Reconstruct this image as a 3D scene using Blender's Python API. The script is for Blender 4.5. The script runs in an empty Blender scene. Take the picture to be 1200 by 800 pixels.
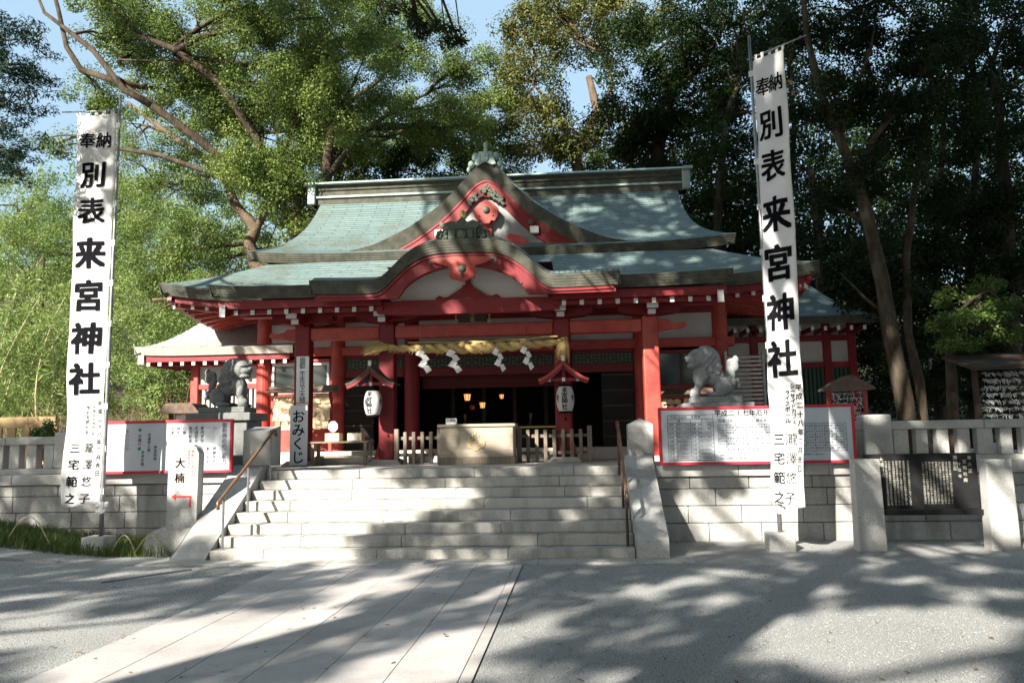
import bpy, bmesh, math, random
import numpy as np
from mathutils import Vector, Matrix
random.seed(7); RNG = np.random.default_rng(11)
S = bpy.context.scene
COL = S.collection
PI = math.pi

# ------------------------------------------------------------------ camera
CAM = np.array([0, 0, 1.6])
def cam_axes(y, p, r):
    fw = np.array([-math.sin(y)*math.cos(p), math.cos(y)*math.cos(p), math.sin(p)])
    rt = np.array([math.cos(y), math.sin(y), 0]); up = np.cross(rt, fw)
    return rt*math.cos(r)-up*math.sin(r), up*math.cos(r)+rt*math.sin(r), fw
CR, CU, CF = cam_axes(math.radians(4.6), math.radians(7.0), math.radians(1.0))
cd = bpy.data.cameras.new('camera'); cam = bpy.data.objects.new('camera', cd); COL.objects.link(cam)
cd.sensor_width = 36; cd.lens = 27.9; cd.clip_start = .05; cd.clip_end = 2000
cam.matrix_world = Matrix(((CR[0], CU[0], -CF[0], 0), (CR[1], CU[1], -CF[1], 0), (CR[2], CU[2], -CF[2], 1.6), (0, 0, 0, 1)))
S.camera = cam
def in_view(P, m=.06):
    """which points of an array lie inside the camera's frame (used only to keep the trees behind the photographer out of it)"""
    d = P - CAM; z = d@CF; u = (d@CR)/np.maximum(z, 1e-3)*27.9/36; v = (d@CU)/np.maximum(z, 1e-3)*27.9/36
    return (z > 0) & (abs(u) < .5+m) & (abs(v) < .333+m)

# ------------------------------------------------------------------ light
SUN_EL = 30.0; TRAV = (0.5, 0.866)            # direction in which the light travels over the ground
w = bpy.data.worlds.new('World'); S.world = w; w.use_nodes = True
nt = w.node_tree; bg = nt.nodes['Background']
sky = nt.nodes.new('ShaderNodeTexSky'); sky.sky_type = 'NISHITA'; sky.sun_disc = False
sky.sun_elevation = math.radians(SUN_EL); sky.sun_rotation = math.atan2(-TRAV[0], -TRAV[1])
sky.air_density = 1.0; sky.dust_density = 3.5; sky.ozone_density = .8
veil = nt.nodes.new('ShaderNodeMix'); veil.data_type = 'RGBA'; veil.inputs[0].default_value = .65      # thin high haze whitening the winter sky
nt.links.new(sky.outputs[0], veil.inputs[6]); veil.inputs[7].default_value = (2.9, 4.25, 5.3, 1)
nt.links.new(veil.outputs[2], bg.inputs[0]); bg.inputs[1].default_value = .068
sl = bpy.data.lights.new('sun', 'SUN'); sl.energy = 5.0; sl.angle = math.radians(.55); sl.color = (1, .93, .82)
so = bpy.data.objects.new('sun', sl); COL.objects.link(so)
e = math.radians(SUN_EL)
so.rotation_euler = Vector((TRAV[0]*math.cos(e), TRAV[1]*math.cos(e), -math.sin(e))).to_track_quat('-Z', 'Y').to_euler()
S.view_settings.view_transform = 'Standard'; S.view_settings.look = 'None'; S.view_settings.gamma = 1
S.view_settings.exposure = 1.7
S.cycles.max_bounces = 6; S.cycles.transparent_max_bounces = 4
S.cycles.use_denoising = True

# ------------------------------------------------------------------ materials
def mat(name, c1, c2=None, scale=6, rough=.7, bump=0, bscale=40, spec=.3, speck=0, speck_scale=180, stain=0, stain_col=(.05, .05, .04), metal=0, trans=0, stretch=(1, 1, 1), emit=None, detail=4, stain_scale=1.3, streak=False):
    m = bpy.data.materials.new(name); m.use_nodes = True; t = m.node_tree; N = t.nodes; L = t.links
    b = N['Principled BSDF']; b.inputs['Roughness'].default_value = rough; b.inputs['Metallic'].default_value = metal
    b.inputs['Specular IOR Level'].default_value = spec
    tc = N.new('ShaderNodeTexCoord'); mp = N.new('ShaderNodeMapping'); mp.inputs['Scale'].default_value = stretch
    L.new(tc.outputs['Object'], mp.inputs[0])
    def noise(s, d=4):
        n = N.new('ShaderNodeTexNoise'); n.inputs['Scale'].default_value = s; n.inputs['Detail'].default_value = d; n.inputs['Roughness'].default_value = .6
        L.new(mp.outputs[0], n.inputs['Vector']); return n.outputs['Fac']
    def mix(f, a, bb, blend='MIX'):
        x = N.new('ShaderNodeMix'); x.data_type = 'RGBA'; x.blend_type = blend
        for i, v in ((0, f), (6, a), (7, bb)):
            if hasattr(v, 'is_output'): L.new(v, x.inputs[i])
            elif i == 0: x.inputs[0].default_value = v
            else: x.inputs[i].default_value = (*v, 1)
        return x.outputs[2]
    def ramp(v, a, b2):
        r = N.new('ShaderNodeMapRange'); r.inputs[1].default_value = a; r.inputs[2].default_value = b2
        L.new(v, r.inputs[0]); return r.outputs[0]
    c2 = c2 or c1
    col = mix(ramp(noise(scale, detail), .35, .65), c1, c2)
    if speck:
        col = mix(ramp(noise(speck_scale, 2), .38, .62), col, tuple(min(1, v*(1+speck)) for v in c2))
        col = mix(ramp(noise(speck_scale*.7+13, 2), .6, .68), col, tuple(v*(1-speck) for v in c1))
    if stain: 
        sc = N.new('ShaderNodeMath'); sc.operation = 'MULTIPLY'; sc.inputs[1].default_value = stain
        if streak:
            mp2 = N.new('ShaderNodeMapping'); mp2.inputs['Scale'].default_value = (4, 4, .5); L.new(tc.outputs['Object'], mp2.inputs[0])
            n2 = N.new('ShaderNodeTexNoise'); n2.inputs['Scale'].default_value = stain_scale; n2.inputs['Detail'].default_value = 6; L.new(mp2.outputs[0], n2.inputs['Vector']); nn = n2.outputs['Fac']
        else: nn = noise(stain_scale, 6)
        L.new(ramp(nn, .48, .68), sc.inputs[0]); col = mix(sc.outputs[0], col, stain_col)
    at = N.new('ShaderNodeAttribute'); at.attribute_name = 'tint'
    col = mix(1.0, col, at.outputs['Color'], 'MULTIPLY')
    L.new(col, b.inputs['Base Color'])
    if bump:
        bn = N.new('ShaderNodeBump'); bn.inputs['Strength'].default_value = min(1, bump); bn.inputs['Distance'].default_value = .01*max(1, bump)
        L.new(noise(bscale, 5), bn.inputs['Height']); L.new(bn.outputs[0], b.inputs['Normal'])
    if emit: b.inputs['Emission Color'].default_value = (*emit[0], 1); b.inputs['Emission Strength'].default_value = emit[1]
    if trans:
        tr = N.new('ShaderNodeBsdfTranslucent'); L.new(col, tr.inputs[0]); ms = N.new('ShaderNodeMixShader'); ms.inputs[0].default_value = trans
        L.new(b.outputs[0], ms.inputs[1]); L.new(tr.outputs[0], ms.inputs[2]); L.new(ms.outputs[0], N['Material Output'].inputs[0])
    return m
M = {}
M['granite'] = mat('granite', (.28, .28, .272), (.37, .366, .352), 3, .8, .45, 70, .2, .35, 120, .55, (.17, .165, .145), stain_scale=1.6)
M['step'] = mat('step_granite', (.28, .275, .258), (.37, .36, .335), 3, .8, .45, 70, .2, .3, 110, .65, (.19, .18, .155), stain_scale=1.2, streak=True)
M['wallstone'] = mat('wall_granite', (.25, .25, .24), (.36, .355, .34), 4, .85, .8, 45, .2, .35, 110, .5, (.15, .15, .13), stain_scale=1.2, streak=True)
M['pave'] = mat('paving_slab', (.33, .31, .30), (.40, .38, .37), 1.2, .8, .35, 90, .2, .2, 120, .55, (.23, .22, .215), stain_scale=1.0)
M['gravel'] = mat('gravel', (.185, .19, .19), (.25, .252, .248), .7, .95, 1.6, 120, .1, .8, 75, .25, (.17, .165, .15), stain_scale=.5)
M['terr'] = mat('terrace_paving', (.34, .33, .31), (.44, .43, .41), 2, .8, .3, 80, .2, .2, 120, .3, (.2, .2, .18))
M['red'] = mat('vermilion_lacquer', (.20, .010, .015), (.155, .008, .012), 3, .5, .25, 30, .35, stain=.35, stain_col=(.10, .008, .011), stain_scale=2.5, streak=True)
M['redpale'] = mat('sunlit_weathered_vermilion', (.40, .052, .034), (.29, .024, .022), 4, .5, .08, 14, .45, stain=.3, stain_col=(.42, .12, .08), stain_scale=2.2)  # weathered red lightened: sunlight on the timber is put into its colour
M['white'] = mat('white_paint', (.62, .62, .60), (.55, .55, .53), 6, .6)
M['plaster'] = mat('plaster', (.42, .405, .385), (.48, .465, .445), 2, .85, .05, 60, .1, stain=.25, stain_col=(.28, .26, .23))
M['darkwood'] = mat('dark_wood', (.035, .024, .018), (.06, .04, .03), 4, .6, .2, 30, .3, stretch=(1, 1, 6))
M['wood'] = mat('weathered_wood', (.17, .14, .115), (.24, .20, .16), 5, .8, .35, 40, .15, stretch=(6, 6, .8))
M['boxwood'] = mat('pale_box_wood', (.30, .255, .20), (.38, .33, .265), 3, .75, .25, 40, .2, stretch=(.6, 1, 9), stain=.35, stain_col=(.2, .17, .13))
M['emawood'] = mat('plaque_wood', (.52, .40, .24), (.60, .49, .33), 9, .7, .1, 40, .2)
M['straw'] = mat('rice_straw', (.40, .29, .115), (.56, .43, .19), 60, .85, .8, 120, .15, stretch=(1, 1, 1))
M['gold'] = mat('gold_leaf', (.7, .48, .16), (.6, .4, .12), 8, .35, metal=.8)
M['greenmetal'] = mat('verdigris', (.055, .07, .055), (.10, .12, .09), 18, .6, .3, 50, .3, stain=.5, stain_col=(.05, .055, .04), stain_scale=9)
M['palecopper'] = mat('pale_copper', (.25, .34, .31), (.34, .42, .38), 6, .5, .1, 30, .4, stain=.4, stain_col=(.16, .2, .17))
M['black'] = mat('black_ink', (.007, .007, .009), rough=.8, spec=.02)
M['blackstone'] = mat('black_polished_stone', (.010, .0105, .011), (.016, .016, .017), 5, .5, spec=.15)
M['redink'] = mat('red_ink', (.55, .04, .05), rough=.6)
M['brownink'] = mat('dark_red_ink', (.2, .03, .02), rough=.6)
M['greenink'] = mat('green_ink', (.03, .25, .12), rough=.6)
M['silverink'] = mat('silver_lettering', (.42, .41, .36), rough=.6)
M['cloth'] = mat('banner_cloth', (.80, .79, .78), (.76, .75, .75), 3, .9, .1, 200, .05, trans=.3)
M['signwhite'] = mat('sign_white', (.80, .82, .84), (.77, .79, .82), 2, .5, spec=.3)
M['panel'] = mat('notice_panel', (.52, .55, .59), (.48, .51, .55), 2, .5, spec=.3)
M['redframe'] = mat('red_frame_paint', (.50, .03, .05), (.42, .025, .04), 5, .5)
M['lanternpaper'] = mat('lantern_paper', (.58, .58, .56), rough=.8, trans=.2)
M['paper'] = mat('white_paper', (.80, .80, .80), rough=.8, trans=.2)
M['metalgrey'] = mat('grey_steel', (.22, .22, .225), (.3, .3, .3), 12, .4, metal=.7)
M['bronze'] = mat('brown_handrail', (.16, .085, .05), (.22, .12, .07), 8, .35, metal=.3, spec=.5)
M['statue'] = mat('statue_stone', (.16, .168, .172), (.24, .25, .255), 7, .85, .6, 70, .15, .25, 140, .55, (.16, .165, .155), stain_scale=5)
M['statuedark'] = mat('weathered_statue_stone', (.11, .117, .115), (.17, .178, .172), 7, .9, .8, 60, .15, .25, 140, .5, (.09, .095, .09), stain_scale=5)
M['bark'] = mat('bark', (.038, .029, .021), (.08, .062, .045), 6, .95, 4, 12, .1, stretch=(1, 1, .35), stain=.35, stain_col=(.13, .12, .09), stain_scale=3)
M['barkpale'] = mat('pale_bark', (.08, .056, .038), (.15, .112, .078), 5, .95, 3, 16, .1, stretch=(1, 1, .4), stain=.4, stain_col=(.1, .08, .06), stain_scale=3)
M['dark'] = mat('shade_and_joint_black', (.012, .010, .009), (.02, .016, .014), 3, .8)  # near-black: shade of interior and openings put into the colour; also joints
M['glass'] = mat('window_glass', (.02, .028, .028), rough=.08, spec=.8)
M['tilebrown'] = mat('brown_shingle', (.10, .07, .055), (.16, .11, .085), 14, .8, .5, 40, .2)
M['yellowwood'] = mat('yellow_timber', (.22, .15, .07), (.28, .2, .1), 4, .7, .2, 30)
M['glow'] = mat('lantern_glow', (.9, .5, .2), emit=((1, .42, .12), .5))
M['greenlattice'] = mat('green_slats', (.022, .06, .045), (.035, .08, .06), 6, .6)
M['cane'] = mat('bamboo_cane', (.42, .36, .2), (.5, .44, .27), 9, .6)
M['purple'] = mat('lilac_card', (.5, .42, .55), rough=.7)

def fascia_mat():
    m = mat('weathered_shingle_edge', (.055, .058, .045), (.10, .10, .08), 5, .9, .4, 30, .1, stain=.5, stain_col=(.045, .05, .045), stain_scale=3)
    t = m.node_tree; N = t.nodes; L = t.links; b = N['Principled BSDF']
    tc = N.new('ShaderNodeTexCoord'); sp = N.new('ShaderNodeSeparateXYZ'); L.new(tc.outputs['UV'], sp.inputs[0])
    wv = N.new('ShaderNodeMath'); wv.operation = 'SINE'; ml = N.new('ShaderNodeMath'); ml.operation = 'MULTIPLY'; ml.inputs[1].default_value = 130
    L.new(sp.outputs['Y'], ml.inputs[0]); L.new(ml.outputs[0], wv.inputs[0])
    bn = N.new('ShaderNodeBump'); bn.inputs['Strength'].default_value = .35; bn.inputs['Distance'].default_value = .01
    L.new(wv.outputs[0], bn.inputs['Height']); L.new(bn.outputs[0], b.inputs['Normal'])
    return m
M['fascia'] = fascia_mat()
def roof_mat(name, c1, c2, moss, mossamt=.5):
    m = bpy.data.materials.new(name); m.use_nodes = True; t = m.node_tree; N = t.nodes; L = t.links; b = N['Principled BSDF']
    b.inputs['Roughness'].default_value = .55; b.inputs['Specular IOR Level'].default_value = .45
    uv = N.new('ShaderNodeTexCoord')
    br = N.new('ShaderNodeTexBrick'); L.new(uv.outputs['UV'], br.inputs['Vector'])
    br.inputs['Scale'].default_value = 1; br.inputs['Brick Width'].default_value = .9; br.inputs['Row Height'].default_value = .11
    br.inputs['Mortar Size'].default_value = .012; br.inputs['Mortar Smooth'].default_value = .3; br.inputs['Bias'].default_value = 0
    br.inputs['Color1'].default_value = (*c1, 1); br.inputs['Color2'].default_value = (*c2, 1); br.inputs['Mortar'].default_value = (.05, .06, .055, 1)
    n = N.new('ShaderNodeTexNoise'); n.inputs['Scale'].default_value = .9; n.inputs['Detail'].default_value = 7; n.inputs['Roughness'].default_value = .65; L.new(uv.outputs['Object'], n.inputs['Vector'])
    r = N.new('ShaderNodeMapRange'); r.inputs[1].default_value = .5; r.inputs[2].default_value = .7; r.inputs[4].default_value = mossamt; L.new(n.outputs['Fac'], r.inputs[0])
    x = N.new('ShaderNodeMix'); x.data_type = 'RGBA'; L.new(r.outputs[0], x.inputs[0]); L.new(br.outputs['Color'], x.inputs[6]); x.inputs[7].default_value = (*moss, 1)
    L.new(x.outputs[2], b.inputs['Base Color'])
    # each course overlaps the one below: a saw-tooth height up the slope
    sp = N.new('ShaderNodeSeparateXYZ'); L.new(uv.outputs['UV'], sp.inputs[0])
    md = N.new('ShaderNodeMath'); md.operation = 'DIVIDE'; md.inputs[1].default_value = .11; L.new(sp.outputs['Y'], md.inputs[0])
    fr = N.new('ShaderNodeMath'); fr.operation = 'FRACT'; L.new(md.outputs[0], fr.inputs[0])
    n2 = N.new('ShaderNodeTexNoise'); n2.inputs['Scale'].default_value = 5; L.new(uv.outputs['Object'], n2.inputs['Vector'])
    ad = N.new('ShaderNodeMath'); ad.operation = 'MULTIPLY_ADD'; L.new(n2.outputs['Fac'], ad.inputs[0]); ad.inputs[1].default_value = .9; L.new(fr.outputs[0], ad.inputs[2])
    bn = N.new('ShaderNodeBump'); bn.inputs['Strength'].default_value = 1.0; bn.inputs['Distance'].default_value = .03; L.new(ad.outputs[0], bn.inputs['Height'])
    L.new(bn.outputs[0], b.inputs['Normal'])
    return m
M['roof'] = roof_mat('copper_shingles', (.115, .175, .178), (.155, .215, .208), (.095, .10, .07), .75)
M['roofpale'] = roof_mat('sunlit_copper_shingles', (.42, .45, .40), (.48, .50, .45), (.32, .33, .27), .4)  # paler copy of the roof copper with sunlight in its colour
def leaf_mat(name, c1, c2, trans=.35, spec=.3):
    m = bpy.data.materials.new(name); m.use_nodes = True; t = m.node_tree; N = t.nodes; L = t.links; b = N['Principled BSDF']
    b.inputs['Roughness'].default_value = .5; b.inputs['Specular IOR Level'].default_value = spec
    at = N.new('ShaderNodeAttribute'); at.attribute_name = 'tint'; x = N.new('ShaderNodeMix'); x.data_type = 'RGBA'
    L.new(at.outputs['Fac'], x.inputs[0]); x.inputs[6].default_value = (*c1, 1); x.inputs[7].default_value = (*c2, 1)
    L.new(x.outputs[2], b.inputs['Base Color'])
    tr = N.new('ShaderNodeBsdfTranslucent'); L.new(x.outputs[2], tr.inputs[0]); ms = N.new('ShaderNodeMixShader'); ms.inputs[0].default_value = trans
    L.new(b.outputs[0], ms.inputs[1]); L.new(tr.outputs[0], ms.inputs[2]); L.new(ms.outputs[0], N['Material Output'].inputs[0])
    return m
M['leaf_bright'] = leaf_mat('sunlit_camphor_leaves', (.085, .145, .032), (.23, .295, .085))  # leaf green lightened for crowns in full sun
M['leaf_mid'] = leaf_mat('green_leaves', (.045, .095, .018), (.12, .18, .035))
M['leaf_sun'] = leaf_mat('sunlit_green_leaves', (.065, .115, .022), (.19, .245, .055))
M['leaf_dark'] = leaf_mat('shaded_evergreen_leaves', (.010, .022, .007), (.035, .058, .013), .35, .12)  # leaf green darkened: the wood's deep shade is in the colour
M['leaf_olive'] = leaf_mat('olive_leaves', (.06, .075, .015), (.17, .165, .04))
M['leaf_blue'] = leaf_mat('blue_green_needles', (.012, .028, .015), (.025, .05, .024), .15, .12)
M['grassleaf'] = leaf_mat('grass_blades', (.06, .10, .02), (.15, .20, .05))
M['twig'] = mat('dry_twigs', (.17, .10, .06), (.24, .15, .1), 10, .9)

# ------------------------------------------------------------------ mesh helpers
def tag(o, label=None, cat=None, group=None, kind=None):
    if label: o['label'] = label
    if cat: o['category'] = cat
    if group: o['group'] = group
    if kind: o['kind'] = kind
    return o
def empty(name, loc, label, cat, group=None):
    o = bpy.data.objects.new(name, None); o.empty_display_size = .2; COL.objects.link(o); o.location = loc
    return tag(o, label, cat, group)
def dup(root, dx, label, group=None):
    r = root.copy(); COL.objects.link(r); r.location = Vector(root.location)+Vector(dx)
    r['label'] = label
    if group: r['group'] = group
    for ch in list(root.children):
        c = ch.copy(); COL.objects.link(c); c.parent = r
        for g in list(ch.children):
            d = g.copy(); COL.objects.link(d); d.parent = c
    return r
_G = {}
def glyph(ch, bold):
    k = ch
    if k not in _G:
        c = bpy.data.curves.new('g', 'FONT'); c.body = ch; c.size = 1; c.resolution_u = 2
        o = bpy.data.objects.new('g', c); COL.objects.link(o)
        dg = bpy.context.evaluated_depsgraph_get(); me = bpy.data.meshes.new_from_object(o.evaluated_get(dg))
        v = np.array([p.co[:2] for p in me.vertices]).reshape(-1, 2); f = [tuple(p.vertices) for p in me.polygons]
        bpy.data.objects.remove(o); bpy.data.curves.remove(c); bpy.data.meshes.remove(me)
        _G[k] = (v, f)
    return _G[k]
_GF = {}
def fine_glyph(ch):
    if ch not in _GF:
        v, f = glyph(ch, 0); v = [tuple(p) for p in v]; f = [tuple(t) for t in f]
        for _ in range(6):
            mid = {}; nf = []
            def m_(a, b):
                if math.dist(v[a], v[b]) < .09: return None
                k = (min(a, b), max(a, b))
                if k not in mid: v.append(((v[a][0]+v[b][0])/2, (v[a][1]+v[b][1])/2)); mid[k] = len(v)-1
                return mid[k]
            ch_ = False
            for t in f:
                L = [math.dist(v[t[i]], v[t[(i+1) % 3]]) for i in range(3)]; i = L.index(max(L)); a, b, c = t[i], t[(i+1) % 3], t[(i+2) % 3]; m = m_(a, b)
                if m is None: nf.append(t)
                else: nf += [(a, m, c), (m, b, c)]; ch_ = True
            f = nf
            if not ch_: break
        _GF[ch] = (np.array(v), f)
    return _GF[ch]
v0, _ = glyph('国', 0.0)
GC = (v0.min(0)+v0.max(0))/2; GS = 1/((v0.max(0)-v0.min(0)).max()*1.08)
def BO(b):      # brush weight: the glyph struck several times with a small displacement
    if b < .035: return [(0, 0)]
    b = min(b, .095)*.42; return [(-b, -b*.5), (b, -b*.5), (0, b), (b, b), (-b, b*.6)]
class MB:
    def __init__(s): s.v = []; s.f = []; s.m = []; s.t = []; s.uv = []; s.tint = 1.0; s.mi = 0
    def add(s, vs, fs, uvs=None):
        b = len(s.v); s.v += [tuple(map(float, p)) for p in vs]
        for i, f in enumerate(fs):
            s.f.append([b+j for j in f]); s.m.append(s.mi); s.t.append(s.tint)
            s.uv.append([uvs[j] for j in f] if uvs is not None else None)
        return s
    def box(s, x0, x1, y0, y1, z0, z1, M4=None):
        vs = [(x, y, z) for z in (z0, z1) for y in (y0, y1) for x in (x0, x1)]
        if M4 is not None: vs = [tuple(M4@Vector(p)) for p in vs]
        return s.add(vs, [(0, 2, 3, 1), (4, 5, 7, 6), (0, 1, 5, 4), (2, 6, 7, 3), (0, 4, 6, 2), (1, 3, 7, 5)])
    def cbox(s, c, sz, rot=(0, 0, 0)):
        from mathutils import Euler
        m = Matrix.Translation(c)@Euler(rot).to_matrix().to_4x4()
        return s.box(-sz[0]/2, sz[0]/2, -sz[1]/2, sz[1]/2, -sz[2]/2, sz[2]/2, m)
    def beam(s, a, b, wd, ht):
        a = Vector(a); b = Vector(b); d = (b-a); L = d.length; d.normalize()
        r = d.cross(Vector((0, 0, 1)));
        if r.length < 1e-4: r = Vector((1, 0, 0))
        r.normalize(); u = r.cross(d)
        vs = [p+r*sx*wd/2+u*sz*ht/2 for p in (a, b) for sz in (-1, 1) for sx in (-1, 1)]
        return s.add(vs, [(0, 1, 3, 2), (4, 6, 7, 5), (0, 4, 5, 1), (2, 3, 7, 6), (0, 2, 6, 4), (1, 5, 7, 3)])
    def prism(s, poly, y0, y1, axis='Y'):
        """polygon of (a, b) pairs extruded; axis Y: (x,z), axis X: (y,z), axis Z: (x,y)"""
        n = len(poly)
        def P(a, b, t): return (a, t, b) if axis == 'Y' else ((t, a, b) if axis == 'X' else (a, b, t))
        vs = [P(a, b, y0) for a, b in poly]+[P(a, b, y1) for a, b in poly]
        return s.add(vs, [tuple(range(n)), tuple(range(2*n-1, n-1, -1))]+[(i, (i+1) % n+0, (i+1) % n+n, i+n) for i in range(n)])
    def tube(s, pts, rad, n=8, cap=True):
        pts = [Vector(p) for p in pts]; rad = rad if hasattr(rad, '__len__') else [rad]*len(pts)
        vs = []; prev = None
        for i, p in enumerate(pts):
            d = (pts[min(i+1, len(pts)-1)]-pts[max(i-1, 0)]).normalized()
            r = prev-d*prev.dot(d) if prev is not None else d.orthogonal()
            if r.length < 1e-5: r = d.orthogonal()
            r.normalize(); prev = r; u = d.cross(r)
            for k in range(n):
                a = 2*PI*k/n; vs.append(p+(r*math.cos(a)+u*math.sin(a))*rad[i])
        fs = [(i*n+k, i*n+(k+1) % n, (i+1)*n+(k+1) % n, (i+1)*n+k) for i in range(len(pts)-1) for k in range(n)]
        if cap: fs += [tuple(range(n-1, -1, -1)), tuple(range((len(pts)-1)*n, len(pts)*n))]
        return s.add(vs, fs)
    def lathe(s, prof, c, n=20):
        vs = [(c[0]+r*math.cos(2*PI*k/n), c[1]+r*math.sin(2*PI*k/n), c[2]+z) for r, z in prof for k in range(n)]
        m = len(prof)
        fs = [(i*n+k, i*n+(k+1) % n, (i+1)*n+(k+1) % n, (i+1)*n+k) for i in range(m-1) for k in range(n)]
        fs += [tuple(range(n-1, -1, -1)), tuple(range((m-1)*n, m*n))]
        return s.add(vs, fs)
    def ball(s, c, r, nu=10, nv=7, rot=None):
        r = r if hasattr(r, '__len__') else (r, r, r); vs = []
        for j in range(nv+1):
            th = PI*j/nv
            for i in range(nu):
                p = Vector((r[0]*math.sin(th)*math.cos(2*PI*i/nu), r[1]*math.sin(th)*math.sin(2*PI*i/nu), r[2]*math.cos(th)))
                if rot: p = rot@p
                vs.append(Vector(c)+p)
        return s.add(vs, [(j*nu+i, (j+1)*nu+i, (j+1)*nu+(i+1) % nu, j*nu+(i+1) % nu) for j in range(nv) for i in range(nu)])
    def grid(s, fn, nu, nv, uvfn=None):
        vs = [fn(i/nu, j/nv) for j in range(nv+1) for i in range(nu+1)]
        uv = [uvfn(i/nu, j/nv) for j in range(nv+1) for i in range(nu+1)] if uvfn else None
        return s.add(vs, [(j*(nu+1)+i, j*(nu+1)+i+1, (j+1)*(nu+1)+i+1, (j+1)*(nu+1)+i) for j in range(nv) for i in range(nu)], uv)
    def text(s, string, mp, x, y, size, bold=.02, pitch=None, horiz=False, squash=1.0):
        """glyphs laid from (x,y) downwards (or rightwards); mp maps flat (x,y) to a 3-D point"""
        pitch = pitch or size*1.08
        for k, ch in enumerate(string):
            if ch == ' ': continue
            v, f = glyph(ch, bold)
            cx = x+(k*pitch if horiz else 0); cy = y-(0 if horiz else k*pitch)
            for dx, dy in BO(bold*3): s.add([mp(cx+((a-GC[0])*GS+dx)*size*squash, cy+((b-GC[1])*GS+dy)*size) for a, b in v], f)
        return s
    def build(s, name, mats, parent=None, bevel=0, smooth=False, thick=0, segs=1):
        off = parent.location if parent is not None else Vector((0, 0, 0))
        p = parent
        while p is not None and p.parent is not None: p = p.parent; off = off+p.location
        me = bpy.data.meshes.new(name); me.from_pydata([tuple(Vector(v)-off) for v in s.v], [], s.f)
        for m in (mats if isinstance(mats, (list, tuple)) else [mats]): me.materials.append(M[m] if isinstance(m, str) else m)
        me.polygons.foreach_set('material_index', s.m)
        a = me.attributes.new('tint', 'FLOAT_COLOR', 'CORNER')
        tv = np.repeat(np.array(s.t, float), [len(f) for f in s.f]); a.data.foreach_set('color', np.stack([tv, tv, tv, np.ones_like(tv)], 1).ravel())
        if any(u is not None for u in s.uv):
            ul = me.uv_layers.new(name='UVMap'); ul.data.foreach_set('uv', np.array([c for f, u in zip(s.f, s.uv) for c in (u if u is not None else [(0, 0)]*len(f))], float).ravel())
        if smooth: me.polygons.foreach_set('use_smooth', [True]*len(me.polygons))
        me.validate(); me.update()
        o = bpy.data.objects.new(name, me); COL.objects.link(o)
        if parent is not None: o.parent = parent
        if bevel:
            b = o.modifiers.new('bevel', 'BEVEL'); b.width = bevel; b.segments = segs; b.limit_method = 'ANGLE'; b.angle_limit = math.radians(40)
        if thick:
            b = o.modifiers.new('thick', 'SOLIDIFY'); b.thickness = thick; b.offset = 0
        return o
def plane_map(o, r, u):
    o = Vector(o); r = Vector(r); u = Vector(u)
    return lambda x, y: o+r*x+u*y
def lerp(a, b, t): return a+(b-a)*t
def interp(x, xs, ys): return float(np.interp(x, xs, ys))
def smooth01(t): t = max(0, min(1, t)); return t*t*(3-2*t)

TZ = 1.15       # terrace level
CX = -2.0       # the shrine's axis

# ================================================================== GROUND
def gh(x, y):   # the ground climbs gently to the far left, at the foot of the wall
    return .42*smooth01((-6.6-x)/4.5)*smooth01((y-6.5)/5)
g = MB()
xs = list(np.concatenate([[-300, -120, -60, -30], np.arange(-20, -4.9, .5), [-2, 0, 2, 6, 12, 30, 60, 120, 300]]))
ys = list(np.concatenate([[-300, -100, -40, -15, 0, 4], np.arange(6, 15, .5), [20, 30, 60, 120, 300, 600]]))
vs = [(x, y, gh(x, y)*(1 if y < 30 else 0)) for y in ys for x in xs]; n = len(xs)
g.add(vs, [(j*n+i, j*n+i+1, (j+1)*n+i+1, (j+1)*n+i) for j in range(len(ys)-1) for i in range(n-1)])
tag(g.build('ground', 'gravel', smooth=True), kind='structure')
# stone-flagged approach: strips run towards the steps, joints between the slabs
p = MB(); p.mi = 1; p.box(-3.83, -.74, -8, 10.42, -.05, .003); p.mi = 0
lines = [-3.83, -3.31, -2.815, -2.31, -1.81, -1.335, -.84, -.745]
for i in range(7):
    y = -8+random.random()
    while y < 10.4:
        L = random.choice([1.2, 1.5, 1.8]) if i < 6 else 1.4; y2 = min(10.42, y+L)
        p.tint = random.uniform(.9, 1.06) if i < 6 else .95
        p.box(lines[i]+.0035, lines[i+1]-.0035, y+.002, y2-.002, -.04, .012+random.uniform(-.0015, .0015)); y = y2
tag(p.build('approach_path', ['pave', 'dark']), kind='structure')
p = MB(); x = -5.95
while x < 1.45:
    x2 = min(1.45, x+random.uniform(1, 1.5)); p.tint = random.uniform(.92, 1.05); p.box(x+.003, x2-.003, 10.43, 10.95, -.05, .022); x = x2
tag(p.build('apron', ['step'], bevel=.004), kind='structure')
p = MB()
for a, b, r in (((-9.9, 10.0), (-7.2, 10.72), .03), ((-5.65, 9.2), (-5.0, 10.1), .02)):
    p.beam((a[0], a[1], gh(*a)+.006), (b[0], b[1], gh(*b)+.006), r*2, .03)
tag(p.build('drain_strip', 'metalgrey'), kind='structure')
# terrace
p = MB()
p.box(-40, 40, 13.28, 60, .4, TZ-.004)
x = -5.6
tag(p.build('terrace', 'terr'), kind='structure')
p = MB(); random.seed(3)
for j in range(3):
    x = -5.0-random.random()*.0; y0 = 13.29+j*.62
    while x < .95:
        x2 = min(.95, x+random.uniform(.8, 1.2)); p.tint = random.uniform(.9, 1.08)
        p.box(x+.003, x2-.003, y0+.003, y0+.617, TZ-.05, TZ+.003); x = x2
tag(p.build('terrace_paving', 'terr', bevel=.003), kind='structure')
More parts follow.
